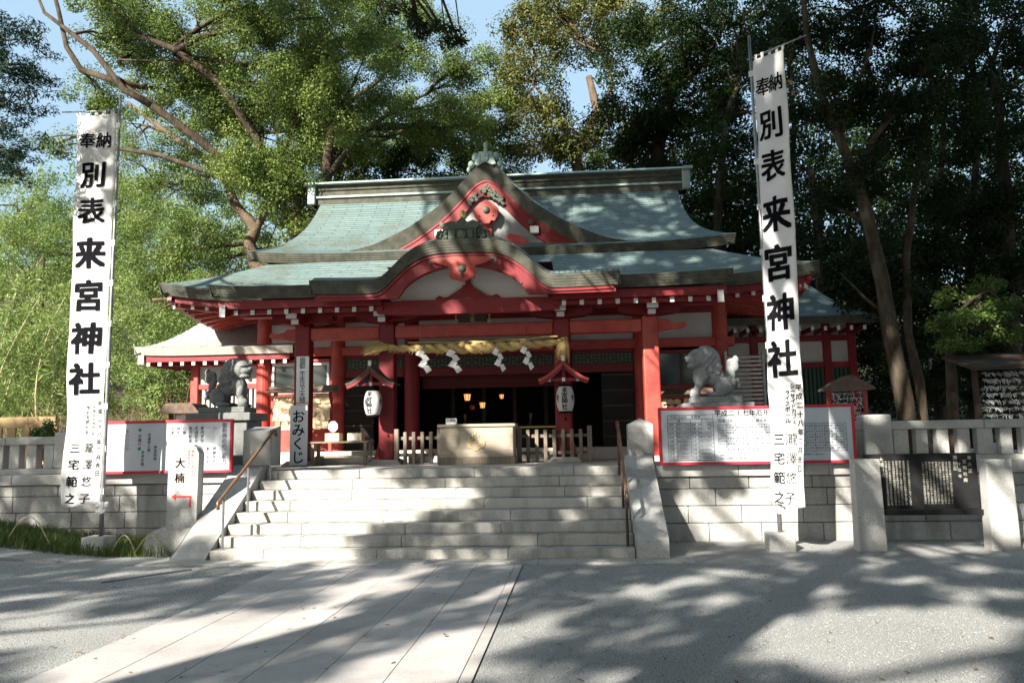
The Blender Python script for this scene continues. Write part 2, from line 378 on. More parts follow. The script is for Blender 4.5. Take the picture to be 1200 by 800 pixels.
# hill behind
def hill(u, v):
    x = lerp(-90, 90, u); y = lerp(31, 120, v)
    return (x, y, 1.1+13*smooth01(v*2.2)+1.3*math.sin(x*.21)*v+4*smooth01(-(x+10)/30)*smooth01(v*3))
p = MB(); p.grid(hill, 40, 20); tag(p.build('hillside', mat('forest_floor', (.05, .042, .028), (.08, .07, .04), 2, .95, .8, 12), smooth=True), kind='structure')

# ================================================================== STEPS
st = empty('stone_staircase', (-2.19, 11.8, 0), 'wide grey granite staircase of eight steps leading up to the shrine terrace', 'staircase')
random.seed(21)
for k in range(8):
    s = MB(); y0 = 10.83+.281*k; x = -5.11; first = True
    while x < .71:
        x2 = x+(random.uniform(.6, 1.6) if first else random.uniform(1.3, 1.9)); first = False
        if .715-x2 < .5: x2 = .715
        s.tint = random.uniform(.93, 1.06)
        s.box(x+.003, x2-.003, y0+random.uniform(-.002, .002), y0+(.33 if k < 7 else .44), .144*k+(.002 if k else -.05), .144*(k+1)-.001); x = x2
    s.build('step', 'step', st, bevel=.009, segs=2)
s = MB(); s.prism([(11.15, -.05), (13.26, -.05), (13.26, 1.0), (13.1, 1.0)], -5.105, .71, 'X'); s.build('core', 'wallstone', st)
s = MB(); s.prism([(10.76, -.05), (10.76, .05), (12.75, 1.24), (13.0, 1.24), (13.0, -.05)], -5.63, -5.125, 'X'); s.build('side_wall', 'granite', st, bevel=.012, segs=2)
s = MB()
cut = [(10.76, .27), (11.4, .61), (12.05, .95), (12.74, 1.31)]
for (a, za), (b, zb) in zip(cut[:-1], cut[1:]):
    s.tint = random.uniform(.94, 1.05); s.prism([(a+.003, -.05), (a+.003, za), (b-.003, zb), (b-.003, -.05)], .725, 1.15, 'X')
s.tint = 1; s.prism([(12.743, -.05), (12.743, 1.31), (12.85, 1.31), (12.85, -.05)], .725, 1.15, 'X')
s.build('side_wall', 'granite', st, bevel=.012, segs=2)
# newels
for (x0, x1, lab, pk) in ((-5.47, -5.03, 'plain grey granite newel post with slanted top, left of the steps beside the notice board', 0), (.80, 1.2, 'grey granite newel post with low pyramid top, right of the steps', 1)):
    r = empty('stone_newel', ((x0+x1)/2, 13.05, TZ), lab, 'stone post')
    s = MB()
    if pk:
        a = [(x0, 12.86), (x1, 12.86), (x1, 13.26), (x0, 13.26)]
        s.add([(x, y, 1.15) for x, y in a]+[(x, y, 1.80) for x, y in a]+[((x0+x1)/2, 13.06, 1.9)], [(3, 2, 1, 0), (0, 1, 5, 4), (1, 2, 6, 5), (2, 3, 7, 6), (3, 0, 4, 7), (4, 5, 8), (5, 6, 8), (6, 7, 8), (7, 4, 8)])
    else: s.prism([(12.72, 1.242), (12.72, 1.80), (13.2, 1.88), (13.2, 1.242)], x0, x1, 'X')
    s.build('shaft', 'granite', r, bevel=.012, segs=2)

# ================================================================== RETAINING WALLS + FENCES
def wall(x0, x1, label, name='retaining_wall'):
    r = empty(name, ((x0+x1)/2, 12.9, 0), label, 'stone wall')
    s = MB(); H = [(-.1, .27), (.27, .53), (.53, .79), (.79, .975)]
    for j, (z0, z1) in enumerate(H):
        x = x0-(.45 if j % 2 else 0)*0
        first = j % 2
        while x < x1-.01:
            L = random.uniform(.78, 1.0)*(.55 if first else 1); first = 0; x2 = x+L
            if x1-x2 < .25: x2 = x1
            s.tint = random.uniform(.84, 1.1); d = random.uniform(-.006, .006)
            s.box(x+.004, x2-.004, 12.62+d, 13.0, z0+.004, z1-.004); x = x2
    s.build('wall', 'wallstone', r, bevel=.014, segs=2)
    s = MB(); x = x0; 
    while x < x1-.01:
        x2 = x+random.uniform(1.1, 1.5); 
        if x1-x2 < .5: x2 = x1
        s.tint = random.uniform(.92, 1.06); s.box(x+.003, x2-.003, 12.56, 13.27, .979, TZ-.002); x = x2
    s.build('coping', 'granite', r, bevel=.012, segs=2)
    s = MB(); s.box(x0, x1, 12.72, 13.25, -.1, .975); s.build('backing', 'dark', r)
wall(-22, -5.64, 'long grey granite block retaining wall to the left of the steps, grass at its foot')
wall(1.17, 18, 'long grey granite block retaining wall to the right of the steps, behind the stone posts')
def fence(x0, x1, posts, label, pw):
    r = empty('stone_fence', ((x0+x1)/2, 12.95, TZ), label, 'stone fence')
    s = MB(); s.box(x0, x1, 12.78, 13.12, TZ-.001, TZ+.09); s.build('base_stone', 'granite', r, bevel=.01)
    segs = []; cur = x0
    for a, b in posts: segs.append((cur, a)); cur = b
    segs.append((cur, x1))
    for a, b in segs:
        if b-a < .15: continue
        s = MB(); x = a
        while x < b-.01:
            x2 = min(b, x+1.4)
            s.box(x+.003, x2-.003, 12.84, 13.06, 1.645, 1.775); x = x2
        s.build('rail', 'granite', r, bevel=.012, segs=2)
        k = max(1, int((b-a)/.29)); d = (b-a)/k
        for i in range(k):
            s = MB(); c = a+(i+.5)*d; hw = .088 if i % 4 else .115; s.box(c-hw, c+hw, 12.87, 13.03, 1.243, 1.643); s.build('baluster', 'granite', r, bevel=.008)
    for a, b in posts:
        s = MB(); s.box(a, b, 12.76, 13.14, 1.243, 1.88 if b-a < .5 else 1.84); s.build('post', 'granite', r, bevel=.03, segs=3)
fence(4.22, 16, [(4.42, 4.84), (8.6, 9.0), (12.8, 13.2)], 'grey granite balustrade fence on the right retaining wall, behind the black inscribed stone', .4)
fence(-18, -7.95, [(-13, -12.5), (-8.78, -8.0)], 'grey granite balustrade fence on the left retaining wall, beside the tall banner', .6)

# ================================================================== SHRINE HALL
hall = empty('shrine_hall', (CX, 18, TZ), 'red lacquered shrine hall with green copper shingle roofs, pointed gable and curved porch gable', 'shrine')
def H(s, name, mats, parent=hall, **k): return s.build(name, mats, parent, **k)
X = lambda o: CX+o
# floor and steps of the hall
s = MB(); s.box(X(-5.6), X(5.4), 16.9, 25, TZ, 1.40); H(s, 'floor_platform', 'step', bevel=.01)
s = MB(); s.box(X(-3.6), X(-1.85), 15.75, 16.9, TZ, 1.30); s.box(X(-1.6), X(1.6), 16.3, 16.9, TZ, 1.28); H(s, 'entry_step', 'step', bevel=.01)
# porch pillars
for o in (-3.45, -1.73, 1.73, 3.45):
    s = MB(); c = X(o); s.box(c-.155, c+.155, 15.35, 15.65, 1.235, 3.93); q = H(s, 'porch_pillar', 'redpale' if o > 3 else 'red', bevel=.03, segs=2)
    b = MB(); b.prism([(c-.31, TZ), (c+.31, TZ), (c+.31, 1.17), (c+.21, 1.237), (c-.21, 1.237), (c-.31, 1.17)], 15.2, 15.8); H(b, 'pillar_base', 'granite', bevel=.01)
    if abs(o) < 2:
        b = MB(); sg = -1 if o < 0 else 1
        b.prism([(c+.156*sg, 1.24), (c+.27*sg, 1.24), (c+.156*sg, 1.62)], 15.42, 15.58); H(b, 'foot_brace', 'redpale')
    # bracket: bearing block + boat-shaped arm, white painted ends
    b = MB(); b.prism([(c-.13, 3.93), (c+.13, 3.93), (c+.22, 4.0), (c-.22, 4.0)], 15.3, 15.7)
    pr = [(c-.62, 4.12), (c-.6, 4.04), (c-.48, 3.985), (c-.24, 3.96), (c+.24, 3.96), (c+.48, 3.985), (c+.6, 4.04), (c+.62, 4.12)]
    b.prism(pr, 15.36, 15.64); H(b, 'bracket_arm', 'red', bevel=.008)
    b = MB(); b.box(c-.1, c+.1, 14.75, 15.36, 3.985, 4.075); b.box(c-.07, c+.07, 14.95, 15.34, 3.90, 3.983)
    b.mi = 1; b.box(c-.105, c+.105, 14.735, 14.75, 3.98, 4.08); b.box(c-.072, c+.072, 14.935, 14.95, 3.895, 3.985); H(b, 'bracket_nose', ['red', 'white'])
s = MB()
for a, b in ((-3.29, -1.89), (-1.57, 1.57), (1.89, 3.29)): s.box(X(a), X(b), 15.39, 15.61, 3.625, 3.875)
H(s, 'tie_beam', 'redpale', bevel=.02, segs=2)
for sg in (-1, 1):
    q = [(3.61, 3.86), (3.78, 3.86), (3.84, 3.79), (3.98, 3.77), (4.12, 3.79), (4.14, 3.72), (4.06, 3.68), (3.9, 3.68), (3.76, 3.66), (3.61, 3.63)]
    s = MB(); s.prism([(X(sg*a), b) for a, b in (q if sg > 0 else q[::-1])], 15.42, 15.58); H(s, 'beam_nose', 'redpale', bevel=.01)
# purlin
s = MB(); s.box(X(-4.75), X(4.75), 15.38, 15.62, 4.122, 4.33); H(s, 'eave_purlin', 'red', bevel=.01)
# white plaster behind the tie beam at wall line
HY = 17.8
wpil = [-5.2, -3.45, -1.73, 1.73, 3.45, 5.2]
for o in wpil:
    s = MB(); s.lathe([(.175, 0), (.175, 3.55)], (X(o), HY, 1.40), 18); H(s, 'wall_pillar', 'redpale' if abs(o) > 3 else 'red', smooth=False)
s = MB(); s.box(X(-5.5), X(5.5), HY-.12, HY+.12, 3.56, 3.76); H(s, 'wall_beam', 'redpale', bevel=.012)
s = MB(); s.box(X(-5.4), X(5.4), HY-.1, HY+.1, 4.32, 4.5); H(s, 'head_beam', 'red', bevel=.012)
s = MB(); s.box(X(-5.3), X(5.3), HY-.03, HY+.03, 3.762, 4.95); H(s, 'plaster_wall', 'plaster')
# side and back walls, ceiling, interior
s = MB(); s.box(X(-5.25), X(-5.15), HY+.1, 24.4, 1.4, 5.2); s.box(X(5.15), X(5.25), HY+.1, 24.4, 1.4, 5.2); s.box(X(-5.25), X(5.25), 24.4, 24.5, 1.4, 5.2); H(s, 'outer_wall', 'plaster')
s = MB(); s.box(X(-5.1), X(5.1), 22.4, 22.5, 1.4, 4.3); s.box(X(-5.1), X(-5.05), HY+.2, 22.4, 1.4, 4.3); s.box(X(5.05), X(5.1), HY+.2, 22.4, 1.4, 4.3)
s.box(X(-5.1), X(5.1), HY+.15, 22.4, 4.0, 4.05); s.box(X(-5.1), X(5.1), HY+.15, 22.4, 1.40, 1.42); H(s, 'dark_interior', 'dark')  # room lining in near-black, the gloom inside is in its colour
# inner altar details half seen in the dark
s = MB()
for o in (-1.2, -.4, .4, 1.2): s.box(X(o)-.05, X(o)+.05, 20.4, 20.5, 1.42, 3.3)
s.box(X(-1.7), X(1.7), 20.38, 20.52, 3.0, 3.12); s.box(X(-1.6), X(1.6), 20.3, 20.9, 1.42, 1.95); H(s, 'inner_screen', 'darkwood')
s = MB(); s.box(X(-1.5), X(1.5), 20.27, 20.299, 1.88, 1.91)
for o in (-.9, .8): s.lathe([(.03, 0), (.07, .05), (.02, .12), (.05, .3)], (X(o), 20.5, 1.95), 10)
H(s, 'altar_fittings', 'gold')
# near-black panels painted as the dark openings beside the entrance, transom with pierced carving
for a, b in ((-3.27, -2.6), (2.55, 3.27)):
    s = MB(); s.box(X(a), X(b), HY-.05, HY+.03, 1.42, 3.04); dl = H(s, 'dark_opening', 'dark', bevel=.01)
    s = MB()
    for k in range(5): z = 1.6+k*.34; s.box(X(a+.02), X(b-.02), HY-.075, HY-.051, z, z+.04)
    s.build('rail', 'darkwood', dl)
s = MB()
for a, b in ((-3.27, -1.91), (-1.55, 1.55), (1.91, 3.27)): s.box(X(a), X(b), HY-.04, HY+.04, 3.05, 3.24); s.box(X(a), X(b), HY-.05, HY+.05, 3.48, 3.558)
H(s, 'lintel', mat('deep_red_wood', (.12, .015, .018), (.16, .02, .02), 5, .6), bevel=.005)
random.seed(5); TM = mat('transom_green', (.03, .05, .04), (.05, .08, .06), 14, .7); TC = mat('faded_carving', (.10, .14, .10), (.2, .17, .09), 20, .7)
for a, b in ((-3.27, -1.91), (-1.55, 1.55), (1.91, 3.27)):
    s = MB(); s2 = MB(); s.box(X(a), X(b), HY-.02, HY+.02, 3.241, 3.478)
    x = a+.1
    while x < b-.06:
        for z in (3.29, 3.36, 3.43): s2.ball((X(x), HY-.03, z+random.uniform(-.02, .02)), (.03, .02, .022), 6, 4)
        x += .085
    t_ = H(s, 'transom', TM); s2.build('carving', TC, t_)
s = MB()
for z in (2.78, 2.98): s.box(X(-1.55), X(1.55), HY+.3, HY+.33, z, z+.06)
s.box(X(-1.55), X(1.55), HY+.31, HY+.325, 2.78, 3.1); H(s, 'red_curtain_rail', mat('dark_crimson', (.09, .012, .014)))
# left bay: window in white frame, red dado
s = MB(); a, b = X(-5.0), X(-3.64)
fr = MB()
fr.box(a, b, HY-.06, HY+.02, 3.36, 3.43); fr.box(a, b, HY-.06, HY+.02, 2.70, 2.77)
for x in (a, (a+b)/2-.03, b-.06): fr.box(x, x+.06, HY-.058, HY+.018, 2.771, 3.359)
w1 = H(fr, 'window', 'white', bevel=.006)
gl = MB(); gl.box(a+.05, b-.05, HY-.012, HY, 2.76, 3.37); gl.build('pane', 'glass', w1)
s.box(a-.02, b+.02, HY-.1, HY+.1, 3.431, 3.5); s.box(a-.02, b+.02, HY-.1, HY+.1, 2.6, 2.699); s.box(a-.02, b+.02, HY-.04, HY+.04, 1.4, 2.598); H(s, 'dado', 'redpale', bevel=.008)
s = MB(); a, b = X(3.64), X(5.02)
s.box(a, b, HY-.1, HY+.1, 2.62, 2.72); s.box(a, b, HY-.1, HY+.1, 3.43, 3.5); s.box(a, b, HY-.04, HY+.04, 1.4, 2.618); H(s, 'dado', 'red', bevel=.008)
fr = MB()
for x in (a, (a+b)/2-.03, b-.06): fr.box(x, x+.06, HY-.058, HY+.018, 2.721, 3.429)
w1 = H(fr, 'window', 'darkwood'); gl = MB(); gl.box(a+.05, b-.05, HY-.012, HY, 2.72, 3.43); gl.build('pane', 'glass', w1)
# name plaque under the porch
s = MB(); s.box(X(-.28), X(.28), 15.28, 15.33, 3.885, 4.11); q = H(s, 'plaque', 'darkwood', bevel=.008)
s = MB()
for sx in (-.33, .33):
    for k in range(4): s.ball((X(sx), 15.3, 3.90+k*.06), (.022, .015, .022), 6, 4)
for k in range(4): s.box(X(-.28)+.003, X(.28)-.003, 15.272, 15.279, 3.885+k*.0, 3.89)
mp = plane_map((X(0), 15.274, 0), (1, 0, 0), (0, 0, 1)); s.text('来宮', mp, 0, 4.045, .1, .01); s.build('plaque_gilding', 'gold', q)

# ---- roofs
def topz(u, z0, L): return z0+L*abs(u)**4
def fascia(s, pts, drop, inset, ufn=None):
    """strip hanging from an eave line: pts list of (x,y,z), inset is a vector function"""
    n = len(pts); L = [0]
    for a, b in zip(pts[:-1], pts[1:]): L.append(L[-1]+(Vector(b)-Vector(a)).length)
    vs = []; uv = []
    for p_, l in zip(pts, L):
        i = inset(p_); vs += [p_, (p_[0]+i[0], p_[1]+i[1], p_[2]-drop), (p_[0]+i[0]*3, p_[1]+i[1]*3, p_[2]-drop+.03)]; uv += [(l, drop), (l, 0), (l, -.05)]
    s.add(vs, [(3*k+r, 3*k+r+1, 3*k+r+4, 3*k+r+3) for k in range(n-1) for r in range(2)], uv)
# skirt roof: four sides
SI, SO = 5.1, 7.0; YF, YI = 16.3, 17.6; YB, YJ = 24.9, 23.4
def skirt_z(v, u): return lerp(5.72, 4.78, 1-(1-v)**1.25)+.32*abs(u)**4*v
s = MB()
s.grid(lambda u, v: (X((2*u-1)*lerp(SI, SO, v)), lerp(YI, YF, v), skirt_z(v, 2*u-1)), 40, 8, lambda u, v: ((2*u-1)*7, 1.6*(1-v)))
s.grid(lambda u, v: (X((1-2*u)*lerp(SI, SO, v)), lerp(YJ, YB, v), skirt_z(v, 2*u-1)), 20, 6, lambda u, v: ((2*u-1)*7, 1.6*(1-v)))
for sg in (-1, 1):
    s.grid(lambda u, v: (X(sg*lerp(SI, SO, v)), lerp(lerp(YJ, YB, v), lerp(YI, YF, v), u if sg < 0 else 1-u), skirt_z(v, 2*u-1)), 20, 8, lambda u, v: (u*8.6, 1.9*(1-v)))
H(s, 'skirt_roof', 'roof', smooth=True)
s = MB()
fr_pts = [(X((2*i/40-1)*SO), YF, skirt_z(1, 2*i/40-1)) for i in range(41)]
fascia(s, fr_pts, .24, lambda p_: (0, .07, 0))
for sg in (-1, 1):
    pts = [(X(sg*SO), lerp(YB, YF, i/20), skirt_z(1, 2*i/20-1)) for i in range(21)]
    fascia(s, pts if sg < 0 else pts[::-1], .24, lambda p_: (-sg*.07, 0, 0))
fascia(s, [(X((1-2*i/20)*SO), YB, skirt_z(1, 2*i/20-1)) for i in range(21)], .24, lambda p_: (0, -.07, 0))
H(s, 'skirt_eave', 'fascia')
# eave boards + rafters of the skirt
s = MB()
def eline(u, dy, dz): return (X(u*(SO-.12)), YF+dy, skirt_z(1, u)-dz)
N_ = 36
for i in range(N_):
    u0, u1 = 2*i/N_-1, 2*(i+1)/N_-1
    s.beam(eline(u0, .22, .31), eline(u1, .22, .31), .1, .14)
    s.beam(eline(u0, .42, .42), eline(u1, .42, .42), .1, .10)
for sg in (-1, 1):
    for i in range(24):
        a, b = i/24, (i+1)/24
        s.beam((X(sg*(SO-.2)), lerp(YF+.1, YB-.1, a), skirt_z(1, 2*a-1)-.31), (X(sg*(SO-.2)), lerp(YF+.1, YB-.1, b), skirt_z(1, 2*b-1)-.31), .1, .14)
H(s, 'eave_board', 'red')
# soffit
s = MB(); s.grid(lambda u, v: (X((2*u-1)*lerp(5.2, SO-.15, v)), lerp(HY, YF+.15, v), lerp(5.0, skirt_z(1, 2*u-1)-.27, v)), 20, 2)
for sg in (-1, 1): s.grid(lambda u, v: (X(sg*lerp(5.2, SO-.15, v)), lerp(lerp(24.4, YB, v), lerp(HY, YF+.15, v), u), lerp(5.0, skirt_z(1, 2*u-1)-.27, v)), 10, 2)
H(s, 'soffit', mat('soffit_boards', (.55, .35, .3), (.62, .42, .36), 3, .7))
s = MB()
for i in range(42):
    u = (i+.5)/42*2-1
    if abs(u) < .66: continue
    zt = skirt_z(1, u)-.44; x = X(u*(SO-.15)); s.mi = 0
    s.beam((x, YF+.3, zt+.02), (x if abs(x-CX) < 5.2 else X(5.2*np.sign(u)), HY+.4*max(0, abs(u*6.85)-5.2)/1.6, zt+.28), .06, .09); s.mi = 1; s.cbox((x, YF+.292, zt+.02), (.075, .02, .085))
for sg in (-1, 1):
    for i in range(26):
        a = (i+.5)/26; z = skirt_z(1, 2*a-1)-.42; y = lerp(YF+.35, YB-.35, a); s.mi = 0
        s.beam((X(sg*(SO-.3)), y, z), (X(sg*5.2), max(y, HY), z+.28), .09, .1); s.mi = 1; s.cbox((X(sg*(SO-.28)), y, z), (.02, .085, .09))
    s.mi = 0; s.beam((X(sg*(SO-.22)), YF+.3, skirt_z(1, 1)-.42), (X(sg*5.2), HY, 4.75), .14, .2); s.mi = 1
    d = Vector((-sg*(SO-.22-5.2), HY-YF-.3, 4.75-skirt_z(1, 1)+.42)).normalized(); a_ = Vector((X(sg*(SO-.22)), YF+.3, skirt_z(1, 1)-.42)); s.beam(a_-d*.02, a_, .16, .22)
H(s, 'rafter', ['redpale', 'white'])
# porch roof (in front of the skirt)
KW = 4.85
def kz(y, u): t = y-14.2; return 4.5+.17*t+.02*t*t+.06*abs(u)**6
KG = 1.6      # half width of the opening under the curved gable
s = MB()
for sg in (-1, 1): s.grid(lambda u, v: (X(sg*lerp(KG, KW, u)), lerp(16.75, 14.2, v), kz(lerp(16.75, 14.2, v), lerp(KG, KW, u)/KW)+.012), 20, 10, lambda u, v: (u*3.2, 2.6*(1-v)))
H(s, 'porch_roof', 'roof', smooth=True)
s = MB()
for sg in (-1, 1):
    pts = [(X(sg*KW), lerp(16.6, 14.2, i/10), kz(lerp(16.6, 14.2, i/10), 1)+.012) for i in range(11)]; s = MB(); fascia(s, [(X(sg*lerp(KG, KW, i/20)), 14.2, kz(14.2, lerp(KG, KW, i/20)/KW)+.012) for i in range(21)], .23, lambda p_: (0, .06, 0))
    fascia(s, pts if sg < 0 else pts[::-1], .23, lambda p_: (-sg*.06, 0, 0)); H(s, 'porch_eave', 'fascia')
for sg in (-1, 1): s = MB(); a_, b_ = sorted((X(sg*KG), X(sg*4.74))); s.box(a_, b_, 14.36, 14.46, 4.13, 4.285); a_, b_ = sorted((X(sg*KG), X(sg*4.66))); s.box(a_, b_, 14.52, 14.6, 4.05, 4.13); s.beam((X(sg*4.7), 14.4, 4.2), (X(sg*4.7), 16.7, 4.6), .09, .15); H(s, 'porch_eave_board', 'red', bevel=.006)
s = MB()
for sg in (-1, 1): s.grid(lambda u, v: (X(sg*lerp(KG, 4.75, u)), lerp(17.7, 14.4, v), lerp(4.93, 4.24, v)), 10, 2)
s.grid(lambda u, v: (X((2*u-1)*KG), lerp(17.7, 14.8, v), 4.93), 4, 2); H(s, 'porch_soffit', 'red')
s = MB()
for i in range(28):
    x = X(-4.6+9.2*(i+.5)/28-.0)
    if abs(x-CX) < KG+.05: continue
    s.mi = 0; s.beam((x, 14.48, 4.075), (x, 17.7, 4.83), .055, .08); s.mi = 1; s.cbox((x, 14.472, 4.073), (.075, .02, .09))
for sg in (-1, 1):
    s.mi = 0; s.beam((X(sg*4.62), 14.3, 4.08), (X(sg*4.62), 16, 4.45), .1, .2); s.mi = 1; s.cbox((X(sg*4.62), 14.29, 4.08), (.11, .02, .22))
H(s, 'porch_rafter', ['red', 'white'])
for sg in (-1, 1):   # outer rainbow beams tying porch to hall
    s = MB(); pts = [(15.6, 3.72), (16.2, 3.95), (17.0, 4.05), (17.7, 4.0), (17.7, 4.2), (17.0, 4.27), (16.2, 4.15), (15.6, 3.92)]
    s.prism(pts, X(sg*3.45)-.08, X(sg*3.45)+.08, 'X'); H(s, 'rainbow_beam', 'red')
# karahafu: the curved gable of the porch
KH = 2.82
def kf(x): x = abs(x); return .70*.5*(1+math.cos(PI*min(1, (x/1.64)**2)))+.03*max(0, (x-1.7)/1.2)**2
KZ = 4.50
s = MB(); s.grid(lambda u, v: (X((2*u-1)*KH), lerp(17.5, 13.9, v), KZ+.01+kf((2*u-1)*KH)+.13*smooth01((1-v)*3.6/.42)), 72, 40, lambda u, v: (3.6*(1-v), (2*u-1)*3.2))
kr = H(s, 'curved_gable_roof', 'roof', smooth=True)
s = MB(); fascia(s, [(X((2*i/72-1)*KH), 13.9, KZ+.01+kf((2*i/72-1)*KH)) for i in range(73)], .245, lambda p_: (0, .05, 0))
for sg in (-1, 1):
    pts = [(X(sg*KH), lerp(15.3, 13.9, i/6), KZ+.01+kf(KH)) for i in range(7)]; fascia(s, pts if sg < 0 else pts[::-1], .27, lambda p_: (-sg*.05, 0, 0))
H(s, 'curved_gable_edge', 'fascia')
def arch(x):   # lower edge of the red bargeboard
    x = abs(x); return 4.17+.56*(max(0, 1-(x/1.16)**2))**.62 if x < 1.16 else 4.17-.0*(x-1.16)
s = MB(); n = 96; top = [(X((2*i/n-1)*2.74), KZ-.235+kf((2*i/n-1)*2.74)) for i in range(n+1)]; bot = [(X((2*i/n-1)*2.74), min(arch((2*i/n-1)*2.74), KZ-.28+kf((2*i/n-1)*2.74))) for i in range(n+1)]
for i in range(n):
    for y0, y1 in ((14.0, 14.09),):
        a, b, c, d = top[i], top[i+1], bot[i+1], bot[i]
        s.add([(a[0], y0, a[1]), (b[0], y0, b[1]), (c[0], y0, c[1]), (d[0], y0, d[1]), (a[0], y1, a[1]), (b[0], y1, b[1]), (c[0], y1, c[1]), (d[0], y1, d[1])], [(0, 3, 2, 1), (3, 7, 6, 2), (4, 5, 6, 7), (0, 1, 5, 4)])
s2 = MB()
H(s, 'curved_bargeboard', 'red')
s = MB()
for i in range(n):   # raised moulding line just under the shingles and a thinner one near the arch
    x0, x1 = (2*i/n-1)*2.7, (2*(i+1)/n-1)*2.7
    s.beam((X(x0), 13.985, KZ-.27+kf(x0)), (X(x1), 13.985, KZ-.27+kf(x1)), .03, .045)
    if abs(x0) < 1.1 and abs(x1) < 1.1: s.beam((X(x0), 13.99, arch(x0)+.03), (X(x1), 13.99, arch(x1)+.03), .025, .03)
H(s, 'bargeboard_moulding', 'red')
s = MB()
for sx in (-1.5, 1.5): s.ball((X(sx), 13.985, 4.37), (.055, .03, .055), 12, 6)
s.grid(lambda u, v: (X((2*u-1)*.62), 13.975+.0*v, lerp(KZ-.30+kf((2*u-1)*.62), KZ-.40+kf((2*u-1)*.62)+.02*math.sin(u*30), v)), 20, 2)
H(s, 'bargeboard_fitting', 'greenmetal')
# underside of the curved gable, white arch panel, beam, frog-leg strut, pendant
s = MB(); s.grid(lambda u, v: (X((2*u-1)*2.7), lerp(15.6, 14.05, v), KZ-.25+kf((2*u-1)*2.7)), 60, 3); H(s, 'curved_soffit', 'red')
s = MB(); s.grid(lambda u, v: (X((2*u-1)*1.5), 14.76, lerp(4.1, KZ-.2+kf((2*u-1)*1.5), v)), 30, 2); H(s, 'arch_panel', mat('arch_plaster', (.55, .53, .50), (.62, .6, .57), 2, .85), thick=.02)
s = MB(); s.prism([(X(-1.72), 4.0), (X(-1.2), 3.965), (X(1.2), 3.965), (X(1.72), 4.0), (X(1.72), 4.2), (X(1.2), 4.215), (X(-1.2), 4.215), (X(-1.72), 4.2)], 14.58, 14.74); H(s, 'rainbow_beam', 'red', bevel=.01)
fl = [(-.62, 4.216), (-.6, 4.27), (-.54, 4.31), (-.47, 4.27), (-.38, 4.28), (-.25, 4.36), (-.12, 4.44), (-.08, 4.5), (.08, 4.5), (.12, 4.44), (.25, 4.36), (.38, 4.28), (.47, 4.27), (.54, 4.31), (.6, 4.27), (.62, 4.216)]
s = MB(); s.prism([(X(a), b) for a, b in fl], 14.64, 14.74); s.box(X(-.05), X(.05), 14.66, 14.74, 4.5, 4.8); H(s, 'frog_leg_strut', 'red', bevel=.006)
s = MB(); s.prism([(X(a), b) for a, b in [(-.56, 4.83), (-.4, 4.76), (-.24, 4.72), (-.22, 4.5), (-.12, 4.47), (0, 4.43), (.12, 4.47), (.22, 4.5), (.24, 4.72), (.4, 4.76), (.56, 4.83), (.3, 4.87), (-.3, 4.87)]], 13.9, 13.97); pq = H(s, 'gable_pendant', 'redpale', bevel=.008)
s = MB(); s.ball((X(0), 13.885, 4.66), (.07, .04, .075), 12, 8); s.ball((X(0), 13.885, 4.53), (.035, .03, .05), 8, 6); s.build('boss', 'greenmetal', pq, smooth=True)
# ridge-end ornament on the curved gable
s = MB(); s.box(X(-.26), X(.26), 13.98, 14.3, 5.18, 5.5)
s.prism([(X(a), b) for a, b in [(-.33, 5.5), (-.26, 5.42), (.26, 5.42), (.33, 5.5), (.2, 5.56), (.1, 5.52), (0, 5.62), (-.1, 5.52), (-.2, 5.56)]], 13.95, 14.32)
random.seed(2)
for sg in (-1, 1):
    for (a, b, r) in ((.34, 5.3, .13), (.45, 5.2, .1), (.56, 5.13, .075), (.3, 5.44, .08), (.66, 5.1, .05), (.44, 5.36, .06)): s.ball((X(sg*a), 14.1, b), (r, .09, r), 10, 7)
    for k in range(7):
        a = k/6*2.2*PI; rr = .11*(1-k/9); s.ball((X(sg*(.36+rr*math.cos(a))), 14.0, 5.3+rr*math.sin(a)), (.03, .03, .03), 6, 5)
for k in range(3): s.box(X(-.2+.16*k)-.02, X(-.2+.16*k)+.02+.06, 13.95, 13.98, 5.22, 5.40)
s.ball((X(0), 13.97, 5.31), (.09, .04, .09), 12, 8)
orn = H(s, 'ridge_ornament', 'greenmetal', smooth=False, bevel=.01)
s = MB(); s.lathe([(.02, 0), (.045, .03), (.06, .1), (.05, .16), (.02, .2)], (X(0), 14.1, 5.6), 12); s.build('finial', 'gold', orn, smooth=True)
# upper roof
UT, UE = 4.75, 5.65; RY, EY = 20.5, 17.7
def up_w(v): return UT+(UE-UT)*(.12*v+.88*v**3.2)
def up_z(v, u): return 8.15-2.2*(.42*v+.58*(1-(1-v)**1.9))+.14*abs(u)**5*v
s = MB()
for sg in (-1, 1):
    s.grid(lambda u, v: (X((2*u-1)*up_w(v)), RY+sg*(RY-EY)*v, up_z(v, 2*u-1)), 44, 18, lambda u, v: ((2*u-1)*5.4, 3.7*(1-v)))
H(s, 'upper_roof', 'roof', smooth=True)
s = MB()
fascia(s, [(X((2*i/44-1)*UE), EY, up_z(1, 2*i/44-1)) for i in range(45)], .22, lambda p_: (0, .09, 0))
fascia(s, [(X((1-2*i/44)*UE), 2*RY-EY, up_z(1, 2*i/44-1)) for i in range(45)], .22, lambda p_: (0, -.09, 0))
for sg in (-1, 1):
    for fb in (-1, 1):
        pts = [(X(sg*up_w(i/18)), RY+fb*(RY-EY)*i/18, up_z(i/18, 1)) for i in range(19)]
        fascia(s, pts, .24, lambda p_: (-sg*.05, 0, 0))
H(s, 'upper_eave', 'fascia')
s = MB(); s.box(X(-5.3), X(5.3), EY+.12, 2*RY-EY-.12, 5.5, 5.72); H(s, 'eave_core', 'darkwood')
